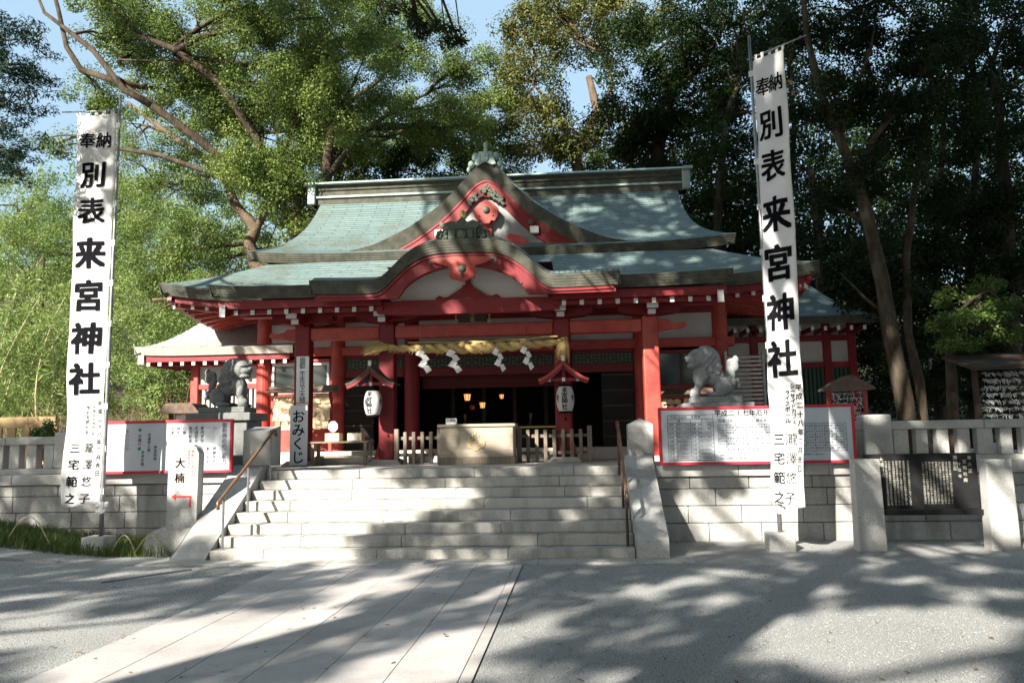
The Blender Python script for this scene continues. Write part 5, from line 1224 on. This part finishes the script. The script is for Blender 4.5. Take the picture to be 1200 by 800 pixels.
tree('spreading tree with long bare limbs reaching up and left over the left banner', [ground_pt(362, 21.5, 1), at(360, 420, 21.5), at(355, 300, 21.5), at(330, 240, 21.5)], .2,
     [blob(240, 30, 20, 1.9, 1.3, 26), blob(320, 70, 20, 1.8, 1.4, 32), blob(380, 20, 21, 1.9, 1.3, 34), blob(300, 5, 20, 1.5, 1.0, 18), blob(370, 120, 20.5, 1.5, 1.2, 28), blob(420, 90, 21, 1.3, 1.2, 22), blob(130, 0, 19, 1.1, .5, 9), blob(110, 100, 21, .9, .7, 9), blob(240, 110, 21, 1.4, 1.0, 14), blob(300, 160, 22, 1.5, 1.0, 16), blob(65, 165, 22, .5, .3, 3), blob(330, 205, 20.6, 1.2, .8, 20), blob(290, 195, 20.4, 1.0, .6, 14), blob(355, 235, 20.6, .9, .7, 12), blob(200, 60, 20.6, 1.1, .8, 14), blob(165, 25, 20.6, 1.0, .7, 12), blob(240, 75, 21, 1.1, .8, 14), blob(190, 105, 21.2, 1.0, .6, 11), blob(270, 125, 21.4, 1.1, .8, 14), blob(150, 60, 21, .8, .6, 8), blob(120, 40, 20.5, .6, .4, 5)],
     'leaf_sun', .48, 330, .074, 'bark', den=1.7, r1=.12, limbs=[
      (.14, [at(330, 240, 21.5), at(280, 205, 21), at(235, 165, 20.5), at(180, 125, 20), at(135, 95, 20), at(95, 82, 20), at(78, 55, 20), at(68, 10, 20), at(60, -20, 20)]),
      (.10, [at(180, 125, 20), at(145, 105, 19.8), at(110, 60, 19.6), at(85, 40, 19.6), at(52, 15, 19.6), at(40, -15, 19.6)]),
      (.14, [at(330, 240, 21.5), at(300, 160, 20.5), at(255, 95, 19.8), at(205, 58, 19.4), at(160, 40, 19.2), at(115, -10, 19)]),
      (.06, [at(255, 95, 19.8), at(205, 72, 19.8), at(140, 70, 19.8)])])
tree('tall tree with forked brown limbs behind the left end of the hall ridge', [ground_pt(372, 25, 1), at(375, 300, 25), at(382, 210, 25), at(388, 150, 25), at(408, 110, 25)], .27,
     [blob(440, 30, 25, 2.0, 1.4, 30), blob(495, 60, 25, 1.9, 1.2, 24), blob(500, 125, 24.5, 1.6, .9, 18), blob(460, 160, 25, 1.5, 1.0, 16), blob(555, 75, 25, 1.0, .55, 9), blob(530, 150, 25, 1.3, .7, 12), blob(400, 190, 26, 1.4, 1.0, 12), blob(345, 120, 25, 1.3, 1.5, 14), blob(530, 100, 26, .9, .5, 5)],
     'leaf_sun', .52, 320, .082, 'bark', den=1.5, limbs=[(.13, [at(388, 150, 25), at(400, 125, 25), at(440, 98, 25), at(475, 60, 25)]), (.12, [at(382, 210, 25), at(420, 160, 25), at(460, 130, 25), at(500, 110, 25)]), (.09, [at(375, 230, 25), at(330, 180, 25), at(318, 130, 25)])])
tree('dark-crowned tree behind the hall ridge, leaning right from the left ridge end', [ground_pt(378, 27, 1), at(385, 280, 27), at(398, 200, 27), at(440, 165, 27), at(480, 150, 27)], .25,
     [blob(440, 195, 27, 1.9, 1.1, 28), blob(490, 200, 27, 1.8, 1.0, 24), blob(400, 170, 27.5, 1.4, 1.0, 14), blob(520, 180, 28, 1.5, .9, 14)], 'leaf_dark', .55, 200, .12)
tree('loose green tree in the middle of the picture behind the pointed gable', [ground_pt(560, 29, 1), at(560, 250, 29), at(555, 190, 29)], .22,
     [blob(520, 165, 29, 2.0, 1.1, 20), blob(545, 195, 29, 1.9, .9, 18), blob(585, 190, 30, 1.6, .8, 14), blob(550, 125, 30, 1.5, .9, 14), blob(585, 140, 30, 1.5, 1.0, 16)], 'leaf_sun', .55, 270, .095, den=1.6)
tree('tall leafy tree far back between the left banner and the hall ridge', [ground_pt(345, 31, 1), at(345, 300, 31), at(350, 180, 31), at(360, 90, 31)], .28,
     [blob(300, 60, 31, 2.3, 1.6, 34), blob(360, 120, 31, 2.2, 1.6, 34), blob(420, 60, 32, 2.2, 1.6, 30), blob(250, 160, 31, 2.0, 1.4, 26), blob(410, 160, 31, 2.0, 1.3, 26), blob(475, 150, 32, 1.9, 1.2, 20), blob(350, 10, 31, 2.2, 1.3, 26), blob(230, 90, 32, 1.6, 1.1, 14), blob(300, 220, 31, 2.2, 1.4, 26), blob(460, 10, 32, 1.8, 1.0, 16)], 'leaf_sun', .62, 300, .1)
# -- right of the sky gap
tree('big olive-green tree right of the open sky, tallest behind the gable', [ground_pt(690, 30, 1), at(685, 260, 30), at(675, 180, 30), at(700, 130, 30), at(690, 90, 30)], .32,
     [blob(620, 45, 30, 1.6, 1.3, 26), blob(665, 40, 30, 2.0, 1.5, 34), blob(625, 105, 30, 1.7, 1.2, 26), blob(720, 20, 31, 2.4, 1.6, 40), blob(650, 0, 31, 1.7, 1.0, 20), blob(660, 145, 29, 2.0, .9, 28), blob(620, 165, 29, 1.7, .9, 20), blob(700, 165, 29, 2.2, 1.0, 26)],
     'leaf_olive', .62, 200, .13, 'barkpale', limbs=[(.12, [at(675, 180, 30), at(650, 125, 30), at(625, 100, 30)]), (.1, [at(700, 130, 30), at(718, 100, 30), at(705, 60, 30)])])
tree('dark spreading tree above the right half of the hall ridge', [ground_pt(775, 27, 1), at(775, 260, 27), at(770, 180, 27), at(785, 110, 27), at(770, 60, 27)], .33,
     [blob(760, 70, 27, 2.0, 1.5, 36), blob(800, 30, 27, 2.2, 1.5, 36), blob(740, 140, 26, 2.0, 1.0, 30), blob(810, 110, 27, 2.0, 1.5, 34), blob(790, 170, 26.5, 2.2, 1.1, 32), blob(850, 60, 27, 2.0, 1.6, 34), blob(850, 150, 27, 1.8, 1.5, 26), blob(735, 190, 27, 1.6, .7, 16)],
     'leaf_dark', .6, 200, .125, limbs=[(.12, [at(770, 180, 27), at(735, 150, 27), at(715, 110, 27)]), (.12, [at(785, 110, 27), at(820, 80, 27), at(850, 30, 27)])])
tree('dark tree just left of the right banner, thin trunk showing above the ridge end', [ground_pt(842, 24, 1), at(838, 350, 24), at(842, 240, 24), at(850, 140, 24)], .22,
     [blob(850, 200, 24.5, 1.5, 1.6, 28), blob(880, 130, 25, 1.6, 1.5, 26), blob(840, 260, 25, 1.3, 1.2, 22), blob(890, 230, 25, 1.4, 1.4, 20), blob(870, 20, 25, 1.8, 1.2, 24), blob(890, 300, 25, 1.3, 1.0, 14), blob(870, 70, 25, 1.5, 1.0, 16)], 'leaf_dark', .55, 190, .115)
tree('massive forked trunk leaning left beside the right banner, dark crown above', [ground_pt(1066, 17, 1), at(1060, 470, 17), at(1045, 400, 17), at(1034, 330, 17), at(1018, 260, 17), at(1005, 215, 17), at(985, 165, 17), at(962, 110, 17), at(945, 40, 17), at(940, -20, 17)], .2,
     [blob(985, 20, 17.5, 1.5, .8, 26), blob(1060, 20, 17.5, 1.5, .8, 30), blob(930, 60, 18, 1.2, .8, 14), blob(960, 150, 18.5, .8, .6, 7), blob(1040, 130, 18, 1.1, .7, 16), blob(1040, 180, 18, 1.1, .6, 14), blob(1080, 90, 17.5, .9, .7, 16), blob(985, 120, 16.7, .7, .6, 12), blob(1050, 110, 16.8, .8, .6, 14), blob(935, 150, 17.4, .6, .7, 9), blob(1035, 200, 16.8, .8, .5, 12), blob(975, 220, 17.5, .6, .5, 8), blob(1020, 90, 19, .7, .4, 4)],
     'leaf_dark', .42, 230, .085, 'bark', r1=.05, limbs=[(.07, [at(1018, 260, 17), at(995, 250, 17.3), at(965, 235, 17.6), at(940, 215, 18)]), (.08, [at(1005, 215, 17), at(1025, 160, 17), at(1060, 120, 17), at(1100, 60, 17)]), (.05, [at(985, 165, 17), at(1000, 110, 17), at(1020, 60, 17), at(1030, 0, 17)]), (.05, [at(1040, 370, 17), at(1015, 350, 17.2), at(985, 320, 17.6)])])
tree('slim second trunk standing close behind the massive leaning trunk', [ground_pt(1083, 17.8, 1), at(1078, 450, 17.8), at(1064, 390, 17.8), at(1062, 300, 18), at(1075, 200, 18), at(1085, 120, 18)], .12,
     [blob(1110, 130, 18.5, 1.1, .8, 16), blob(1090, 40, 18.5, 1.2, .7, 16), blob(1090, 210, 19, 1.0, .7, 14), blob(1150, 40, 18.5, 1.2, .8, 18)], 'leaf_dark', .42, 220, .09, 'bark')
tree('low tree at the right edge with a sunlit fan of leaves over the wide rack', [ground_pt(1115, 16.3, 1), at(1115, 440, 16.3), at(1112, 400, 16.3), at(1120, 370, 16.3)], .13,
     [blob(1125, 378, 15.8, .65, .16, 18), blob(1170, 362, 15.8, .7, .16, 18), blob(1130, 403, 15.6, .6, .1, 12), blob(1190, 390, 15.8, .6, .15, 12), blob(1110, 350, 16.2, .5, .12, 7), blob(1150, 335, 16.2, .5, .12, 7)], 'leaf_mid', .19, 110, .075, limbs=[(.05, [at(1120, 370, 16.3), at(1140, 350, 16), at(1160, 340, 16)])])
tree('very dark evergreen filling the right edge of the picture behind the rack', [ground_pt(1190, 20, 1), at(1185, 400, 20), at(1180, 250, 20), at(1170, 120, 20)], .26,
     [blob(1150, 290, 20, 1.6, 1.2, 34), blob(1180, 200, 20, 1.6, 1.4, 34), blob(1190, 100, 20, 1.7, 1.4, 34), blob(1110, 270, 20.5, 1.3, 1.1, 22), blob(1130, 170, 21, 1.2, 1.0, 16), blob(1190, 330, 19, 1.2, .8, 20), blob(1180, 20, 20, 1.6, 1.1, 24), blob(1210, 260, 19.5, 1.2, 1.5, 20), blob(1090, 330, 20.5, 1.2, 1.0, 18), blob(1085, 420, 20.5, 1.2, .9, 22), blob(1140, 440, 21, 1.3, .8, 22), blob(1190, 425, 20.5, 1.2, .9, 20), blob(1060, 455, 21.5, 1.2, .7, 16)], 'leaf_dark', .5, 210, .1)
tree('dark evergreen between the hall and the massive trunk, over the side building roof', [ground_pt(965, 23, 1), at(965, 380, 23), at(960, 280, 23), at(950, 200, 23)], .22,
     [blob(980, 300, 23, 1.5, 1.1, 26), blob(930, 290, 23.5, 1.3, 1.0, 18), blob(1010, 330, 22.5, 1.2, .9, 16), blob(940, 200, 23.5, 1.1, 1.2, 14), blob(1000, 400, 22.8, 1.2, 1.0, 16), blob(1050, 280, 23, 1.4, 1.4, 20), blob(1050, 380, 22, 1.5, 1.2, 22), blob(1030, 345, 18.4, .8, .6, 16), blob(1010, 310, 18.6, .7, .5, 10), blob(1060, 400, 18.6, .7, .6, 12), blob(905, 330, 24, 1.2, .8, 12)], 'leaf_dark', .5, 200, .105)
for px, Y in ((925, 26), (905, 28), (1100, 24), (1140, 22)):
    lb = {925: 'thin dark trunk seen beside the middle of the right banner', 905: 'thin dark trunk hidden mostly behind the right banner', 1100: 'slender dark trunk in the gloom right of the massive trunk', 1140: 'slender dark trunk in the gloom above the wide rack'}[px]
    tree(lb, [ground_pt(px, Y, 1), at(px-3, 300, Y), at(px+6, 150, Y), at(px-4, 30, Y)], .14, [blob(px, 40, Y, 1.6, 1.2, 18), blob(px+20, 110, Y+1, 1.3, .8, 9), blob(px-5, 250, Y+1.5, 1.4, 1.3, 12)], 'leaf_dark', .5, 170, .12)
# far wood on the hillside (a mass nobody could count)
C = []; T = []
for q in range(1500):
    x = RNG.uniform(-42, 34); y = RNG.uniform(33, 44); top = (13.5 if x < -12 else 9.5 if x < 3 else 14)+1.6*math.sin(x*.5)+1.0*math.sin(x*1.3+2)+.12*(y-33)
    z = top-abs(RNG.normal())*5; z = max(1.5, z); C.append((x, y, z)); T.append(np.clip(.45+.3*math.sin(x*.7+z)+RNG.uniform(-.2, .2), 0, 1))
for q in range(700):      # the wood behind the right half is thicker
    x = RNG.uniform(2, 34); y = RNG.uniform(31, 36); C.append((x, y, RNG.uniform(1.5, 12.5+min(4, max(0, x-4)*.5)))); T.append(RNG.uniform(0, .6))
C = np.array(C); T = np.array(T); lf = C[:, 0] < -6  # one wood in two leaf colours: sunlit on the left, shaded on the right
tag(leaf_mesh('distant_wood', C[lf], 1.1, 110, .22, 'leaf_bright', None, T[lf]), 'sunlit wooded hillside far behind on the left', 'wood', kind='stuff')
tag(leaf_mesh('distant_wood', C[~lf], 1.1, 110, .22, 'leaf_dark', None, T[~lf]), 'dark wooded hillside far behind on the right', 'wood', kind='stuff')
# near dark conifer, top left
def conifer():
    t0 = (-11.0, 11.6, gh(-11, 11.6)-.05); r = empty('conifer', t0, 'dark blue-green conifer whose drooping branches enter at the top left corner', 'tree')
    tr = MB(); tr.tube([t0, (-11.05, 11.6, 4), (-11.0, 11.6, 9), (-11, 11.6, 11)], [.2, .16, .08, .03], 10); C = []; 
    for (px, py, Y, w_) in ((20, 45, 10.9, .8), (-20, 80, 10.9, .9), (30, 75, 11.2, .5), (10, 110, 10.8, .6), (15, 150, 10.8, .45), (-20, 180, 11, .7), (22, 182, 10.9, .35), (-60, 130, 11, 1.0), (-40, 20, 11, .9), (-90, 60, 11.5, 1)):
        c = Vector(at(px, py, Y)); a = Vector((-11.0, 11.6, min(10.5, c.z+.5))); P = bend(a, c, .08); tr.tube(P, [.05, .04, .035, .03, .02, .012], 6)
        for q in range(int(26*w_/.6)):
            d = RNG.normal(size=3); C.append(np.array(c)+d*np.array([w_*.45, w_*.4, .14])-np.array([0, 0, .1*abs(d[0])]))
    tr.build('trunk', 'bark', r, smooth=True); leaf_mesh('crown', C, .17, 70, .07, 'leaf_blue', r, flat=.5, asp=.25)
conifer()
# shrubs on the left bank
def shrub(px, py, Y, rad, m, lab, n=160, size=.07, name='shrub', nc=14):
    c = Vector(at(px, py, Y)); r = empty(name, (c.x, c.y, TZ), lab, 'shrub'); s = MB(); C = []
    for q in range(nc):
        d = Vector(RNG.normal(size=3)); d.normalize(); d *= RNG.uniform(.4, 1); p_ = c+Vector((d.x*rad, d.y*rad, d.z*rad*1.1)); p_.z = max(p_.z, TZ+.1); C.append(tuple(p_)); s.tube(bend((c.x+random.uniform(-.1, .1), c.y, TZ), p_, .1, 4), [.02, .016, .012, .008, .004], 5)
    s.build('stems', 'twig', r); leaf_mesh('foliage', C, rad*.42, n, size, m, r)
shrub(186, 478, 15.2, .5, 'leaf_bright', 'small bright green bush left of the little roofed stand')
shrub(55, 510, 14.2, .28, 'leaf_mid', 'low green bush on the left behind the stone balustrade', 120, .05)
shrub(110, 470, 17.5, .7, 'leaf_mid', 'rounded green bush partly hidden by the left banner')
shrub(215, 440, 19.5, .8, 'leaf_dark', 'dark green bush under the eave of the side pavilion')
shrub(30, 460, 20.5, 1.1, 'leaf_bright', 'pale green bush above the yellow timber fence', nc=24)
for px, Y, lab in ((160, 14.6, 'bare brown twiggy shrub between left banner and bright bush'), (145, 16.5, 'taller leafless twiggy shrub right behind the left banner'), (70, 15.5, 'leafless twiggy shrub left of the left banner')):
    c = Vector(ground_pt(px, Y, TZ)); r = empty('bare_shrub', c, lab, 'shrub'); s = MB()
    for q in range(26):
        a = random.uniform(0, 2*PI); L = random.uniform(.6, 1.3); e_ = c+Vector((math.cos(a)*L*.6, math.sin(a)*L*.4, L)); P = bend(c, e_, .12, 4); s.tube(P, [.014, .012, .009, .006, .003], 4)
        for w_ in range(5): b0 = P[random.randint(1, 4)]; s.tube([b0, b0+Vector((random.uniform(-.25, .25), random.uniform(-.2, .2), random.uniform(.05, .3)))], [.005, .002], 3)
    s.build('branches', 'twig', r)
# bamboo, far left
r = empty('bamboo', ground_pt(40, 17.5, TZ), 'clump of slender yellow-green bamboo at the far left, culms arching', 'bamboo'); s = MB(); C = []
for q in range(13):
    b = Vector(ground_pt(random.uniform(-20, 105), random.uniform(16.8, 18.5), TZ)); tp = b+Vector((random.uniform(-.2, 1.3), 0, random.uniform(2.4, 4.2))); P = [b.lerp(tp, i/8)+Vector((-.35*math.sin(PI*i/8), 0, 0)) for i in range(9)]
    s.tube(P, [lerp(.022, .006, i/8) for i in range(9)], 6)
    for i in range(3, 9):
        for w_ in range(3): C.append(tuple(P[i]+Vector((random.uniform(-.3, .3), random.uniform(-.3, .3), random.uniform(-.2, .2)))))
s.build('culms', 'cane', r); leaf_mesh('foliage', C, .3, 45, .16, 'leaf_bright', r, asp=.16, up=.2)
# grass bed at the foot of the left wall
def blades(name, n, fn, hmin, hmax, m, lab):
    P = np.array([fn() for _ in range(n)]); h = RNG.uniform(hmin, hmax, n); a = RNG.uniform(0, 2*PI, n); L = RNG.uniform(.1, .7, n)*h
    d = np.stack([np.cos(a), np.sin(a), np.zeros(n)], 1); w_ = np.stack([-np.sin(a), np.cos(a), np.zeros(n)], 1)*.006
    mid = P+d*L[:, None]*.35; mid[:, 2] += h*.65; tip = P+d*L[:, None]; tip[:, 2] += h*.9
    V = np.stack([P-w_, P+w_, mid+w_*.8, mid-w_*.8, tip+w_*.1, tip-w_*.1], 1).reshape(-1, 3); b = np.arange(n)*6
    F = np.concatenate([np.stack([b, b+1, b+2, b+3], 1), np.stack([b+3, b+2, b+4, b+5], 1)])
    me = bpy.data.meshes.new(name); me.from_pydata(V.tolist(), [], F.tolist()); at_ = me.attributes.new('tint', 'FLOAT', 'FACE'); tt = RNG.uniform(0, 1, n); at_.data.foreach_set('value', np.concatenate([tt, tt])); me.materials.append(M[m])
    o = bpy.data.objects.new(name, me); COL.objects.link(o); return tag(o, lab, 'grass', kind='stuff')
def gp():
    while True:
        x = RNG.uniform(-13.5, -5.75); y = RNG.uniform(11.25, 12.6)
        if y > 11.1+.25*max(0, x+6.6)+RNG.uniform(0, .12) and (x < -6.5 or y < 11.4 or y > 11.9): return (x, y, gh(x, y)-.01)
blades('grass', 14000, gp, .06, .24, 'grassleaf', 'strip of green grass and ground cover along the foot of the left wall')
for (x0, x1, y, h_, lab) in ((-9.6, -8.9, 11.6, .42, 'thin bent cane hoop in the grass, far left'), (-8.6, -7.9, 11.5, .4, 'thin bent cane hoop in the grass left of the banner base'), (-6.85, -6.45, 11.35, .3, 'thin pale cane arching right of the banner base'), (-6.5, -6.0, 11.35, .3, 'thin pale cane arch in the grass by the stone marker')):
    s = MB(); s.tube([(lerp(x0, x1, i/10), y, gh(x0, y)+h_*math.sin(PI*min(1, i/10))) for i in range(11)], .008, 6); tag(s.build('cane_hoop', 'cane'), lab, 'cane hoop')
# -- trees behind and beside the photographer, which throw the dappled shade
LIT = [(2.6, 6.8, 1.15, 1.0, 1.3), (.5, 8.5, .8, .5, .55), (-.3, 7.0, .4, .5, .5), (-2.6, 7.0, .5, .5, .9), (-.9, 6.2, .35, .5, .9), (-3.1, 5.7, .6, .4, .9), (-4.4, 6.9, 1.1, .55, .9), (-1.5, 5.4, .4, .35, .8), (-2.4, 8.9, .9, .45, .7), (-5.3, 7.6, .5, .3, .7),
       (-4.0, 11.2, .75, .55, 1.1), (-3.8, 12.9, 1.1, .9, 1.2), (-2.6, 14.2, .5, .3, .8), (-1.6, 13.4, .7, .3, .6), (.1, 14.4, .6, .5, .6), (-6.2, 14.4, .3, .9, 1), (-5.15, 14.8, .35, .8, 1), (-6.1, 13.4, .35, .45, .9), (2.2, 13.3, .3, .4, .7), (3.4, 13.1, .45, .6, 1), (6.2, 12.9, .6, .5, 1), (5.2, 11.6, .7, .3, .6), (3.1, 12.0, .5, .3, .6),
       (4.1, 13.6, .5, .9, 1.1), (5.0, 15.1, .55, 1, 1.1), (6.0, 16.9, .6, 1.1, 1.1), (7.0, 18.4, .7, 1.2, 1.1), (8.0, 20.2, .7, 1.2, 1.1), (9.0, 22, .7, 1.2, 1), (3.4, 18.4, .45, .8, 1.2), (4.2, 20.2, .5, 1.3, 1.3), (-7.5, 30, 3, 6, 1), (2.2, 30, 2, 1.5, .7), (0, 16.8, .35, .5, .7), (-4.4, 20.8, 1.3, 2.2, 1.2), (-6.5, 21.5, 2.2, 3.5, 1.2), (-3.5, 24.4, 2.8, 2.4, 1.3), (-1.2, 27.5, 2.8, 3.0, 1.3), (1.0, 30.0, 2.2, 2.2, .9), (-2.5, 31, 2.5, 2.5, 1.2), (6.2, 26.5, .6, .4, .6), (7, 30.5, .6, .5, .6), (8.3, 28.3, 1.1, .5, .8), (4.1, 28.3, .3, .3, .6), (2.0, 21.3, .4, .4, .8), (-2, 18.5, 1.0, .35, .6), (10.9, 21.5, .5, .5, .8), (1.1, 17.5, .3, .4, .8), (-4.2, 17.2, .8, 1.0, .8), (6, 9.5, .8, .4, .5)]
def shade(x, y):
    s_ = sum(w_*math.exp(-(((x-a)/(rx+(.22 if b > 10 else .1)))**2+((y-b)/(ry+(.42 if b > 10 else .2)))**2)) for a, b, rx, ry, w_ in LIT)
    if y > 18: s_ += smooth01((-3.5-x)/3)*smooth01((y-18)/3)*1.2
    if y > 30: s_ += smooth01((5-x)/4)*smooth01((y-30)/3)
    return s_
TREES = [((-8.4, -5.2), 'tall leafy tree behind the photographer, left of the approach', .32), ((-5.0, -4.4), 'tall leafy tree behind the photographer on the approach axis', .24), ((3.4, -7.5), 'tall leafy tree behind the photographer, right of the approach', .34), ((9.5, -4.5), 'tall leafy tree behind the photographer at the right', .34), ((-15.5, -6.5), 'tall leafy tree well to the left behind the photographer', .34), ((15.5, .5), 'tall leafy tree beside the forecourt at the right', .34), ((21, -9), 'tall leafy tree beyond the forecourt at the far right', .36), ((-10.5, -17), 'tallest leafy tree far behind the photographer', .4)]
CL = [[] for _ in TREES]; rs = random.Random(5)
gy = 3.2
while gy < 44:
    far = gy > 21; step = .55 if not far else .95; gx = -11.0
    while gx < 21:
        x = gx+rs.uniform(-.5, .5)*step; y = gy+rs.uniform(-.5, .5)*step; gx += step
        sc = shade(x, y)+rs.uniform(-.12, .12)
        if sc > .42: continue
        if rs.random() < ((.05 if x < 8 else 0) if not far else (.10 if x < 8 else 0)): continue
        h_ = (rs.uniform(8.5, 12.5) if not far else rs.uniform(.34*y+6, .34*y+9)); p_ = np.array([x-.866*h_, y-1.5*h_, h_])
        if in_view(p_[None], .12)[0]: continue
        k = min(range(len(TREES)), key=lambda i: (p_[0]-TREES[i][0][0])**2+(p_[1]-TREES[i][0][1])**2); CL[k].append((p_, .36 if not far else .75))
    gy += step
n_ = 0
while n_ < 620:     # upper storey added out of view, right and middle, to dim the clearing
    p_ = np.array([rs.uniform(-9, 26), rs.uniform(-20, 14), rs.uniform(13, 24)])
    gx_, gy_ = p_[0]+.866*p_[2], p_[1]+1.5*p_[2]; n_ += 1
    if gx_ < 11.8 and not (gx_ > 9.8 and 23 < gy_ < 27): continue
    if in_view(p_[None], .14)[0]: continue
    k = min(range(len(TREES)), key=lambda i: (p_[0]-TREES[i][0][0])**2+(p_[1]-TREES[i][0][1])**2); CL[k].append((p_, 1.25))
for (b, lab, rr), cl in zip(TREES, CL):
    if not cl: continue
    r = empty('tree', (b[0], b[1], -.1), lab, 'tree', 'tall trees behind the photographer')
    P = np.array([c[0] for c in cl]); R = np.array([c[1] for c in cl]); cen = P.mean(0); tr = MB(); tp = Vector((b[0], b[1], -.1)); kn = Vector((lerp(b[0], cen[0], .25), lerp(b[1], cen[1], .25), max(6, cen[2]*.7))); tt = Vector(cen)
    tr.tube([tp, tp.lerp(kn, .3), tp.lerp(kn, .7), kn, kn.lerp(tt, .5), tt], [rr*1.3, rr, rr*.85, rr*.75, rr*.5, rr*.3], 12)
    for q in rs.sample(range(len(P)), min(len(P), 34)):
        s0 = kn.lerp(tt, rs.uniform(0, 1)); mid = s0.lerp(Vector(P[q]), .5)
        if in_view(np.array([P[q], mid]), .03).any(): continue
        tr.tube(bend(s0, P[q], .1), [.12, .1, .08, .06, .04, .015], 6)
    tr.build('trunk', 'bark', r, smooth=True)
    fr = R > .5
    for sel, n_, sz in ((~fr, 80, .2), (fr & (R < 1), 105, .33), (R > 1, 90, .6)):
        if sel.any(): leaf_mesh('crown' if sz < .3 else 'upper_crown' if sz < .5 else 'added_high_crown', P[sel], R[sel], n_, sz, 'leaf_mid', r, keep=lambda Q: ~in_view(Q, .03), asp=.55)
for (x, y, h_, lab) in ((19, 7, 13, 'added dense tree at the right side of the forecourt'), (17.5, -13, 15, 'added dense tree behind the photographer at the far right'), (27, 2, 16, 'added dense tree far to the right of the forecourt'), (6, -24, 11, 'added dense tree closing the approach behind the photographer, right side'), (-3, -29, 11, 'added dense tree closing the approach behind the photographer, centre'), (-13, -32, 11, 'added dense tree closing the approach behind the photographer, left side'), (-24, -14, 9, 'added dense tree behind the photographer at the far left'), (-24, 4, 8, 'added dense tree at the left side of the forecourt'), (14, -21, 13, 'added dense tree behind the photographer, further right')):
    tree(lab, [(x, y, -.1), (x+.2, y, h_*.35), (x-.2, y+.2, h_*.7)], .3, [((x, y, h_*.62), (3.6, 3.6, h_*.36), 46), ((x+1.5, y+1, h_*.4), (2.8, 2.8, h_*.28), 24)], 'leaf_mid', 1.2, 60, .5, twigs=3, group='tall trees behind the photographer', extra=lambda Q: ~in_view(Q, .03))  # unseen trees added to hold skylight off the clearing
# overhanging spray of the near tree at the top of the frame
tree('thin spray of leaves hanging into the top of the picture left of the open sky', [(-.6, -11, -.05), (-.8, -8, 6), (-1.4, 2, 10.6), (-1.8, 8, 10), (-1.95, 10.3, 8.3)], .1, [((-2.0, 10.5, 7.45), (.45, .3, .1), 8), ((-1.7, 10.4, 7.2), (.3, .3, .14), 7), ((-2.3, 10.5, 7.6), (.5, .3, .12), 5)], 'leaf_dark', .15, 60, .06, r1=.015, twigs=6)

# loose stones and fallen leaves on the forecourt
def pebbles(name, n, smin, smax, x0, x1, y0, y1, m, lab, cat, leafy=False):
    x = RNG.uniform(x0, x1, n); u = RNG.uniform(0, 1, n); y = y0+(y1-y0)*u**1.5
    k = ((x < -3.86) | (x > -.71)) & (y < 10.4) if not leafy else np.ones(n, bool)
    x = x[k]; y = y[k]; n = len(x); z = np.array([gh(a, b) for a, b in zip(x, y)])+(.0 if not leafy else .014)
    s_ = RNG.uniform(smin, smax, n)[:, None]; a = RNG.uniform(0, 2*PI, n); t = np.stack([np.cos(a), np.sin(a), 0*a], 1); b = np.stack([-np.sin(a), np.cos(a), 0*a], 1); up = np.array([0, 0, 1.0]); P = np.stack([x, y, z], 1)
    if leafy: V = np.stack([P-t*s_, P-b*s_*.45+up*.006, P+t*s_+up*.004, P+b*s_*.45], 1).reshape(-1, 3); F = (np.arange(n)*4)[:, None]+np.arange(4)
    else:
        V = np.stack([P-t*s_, P-b*s_*.8, P+t*s_*.9, P+b*s_*.7, P+up*s_*.75+t*s_*.2], 1).reshape(-1, 3); o_ = (np.arange(n)*5)[:, None, None]; F = (o_+np.array([[0, 1, 4], [1, 2, 4], [2, 3, 4], [3, 0, 4]])).reshape(-1, 3)
    me = bpy.data.meshes.new(name); me.from_pydata(V.tolist(), [], F.tolist()); t_ = RNG.uniform(.6, 1.12, n); a_ = me.attributes.new('tint', 'FLOAT', 'FACE'); a_.data.foreach_set('value', np.repeat(t_, 1 if leafy else 4)); me.materials.append(M[m])
    o = bpy.data.objects.new(name, me); COL.objects.link(o); tag(o, lab, cat, kind='stuff')
M['pebble'] = mat('pebble', (.19, .192, .19), (.27, .27, .262), 20, .9)
M['deadleaf'] = mat('fallen_leaf', (.13, .07, .03), (.22, .13, .05), 20, .8)
pebbles('loose_gravel', 70000, .004, .010, -9, 7, 4.6, 12.4, 'pebble', 'loose grey gravel stones scattered over the forecourt', 'gravel')
pebbles('fallen_leaves', 750, .012, .03, -10, 9, 4.6, 12.5, 'deadleaf', 'small brown fallen leaves scattered over paving and gravel', 'fallen leaves', True)
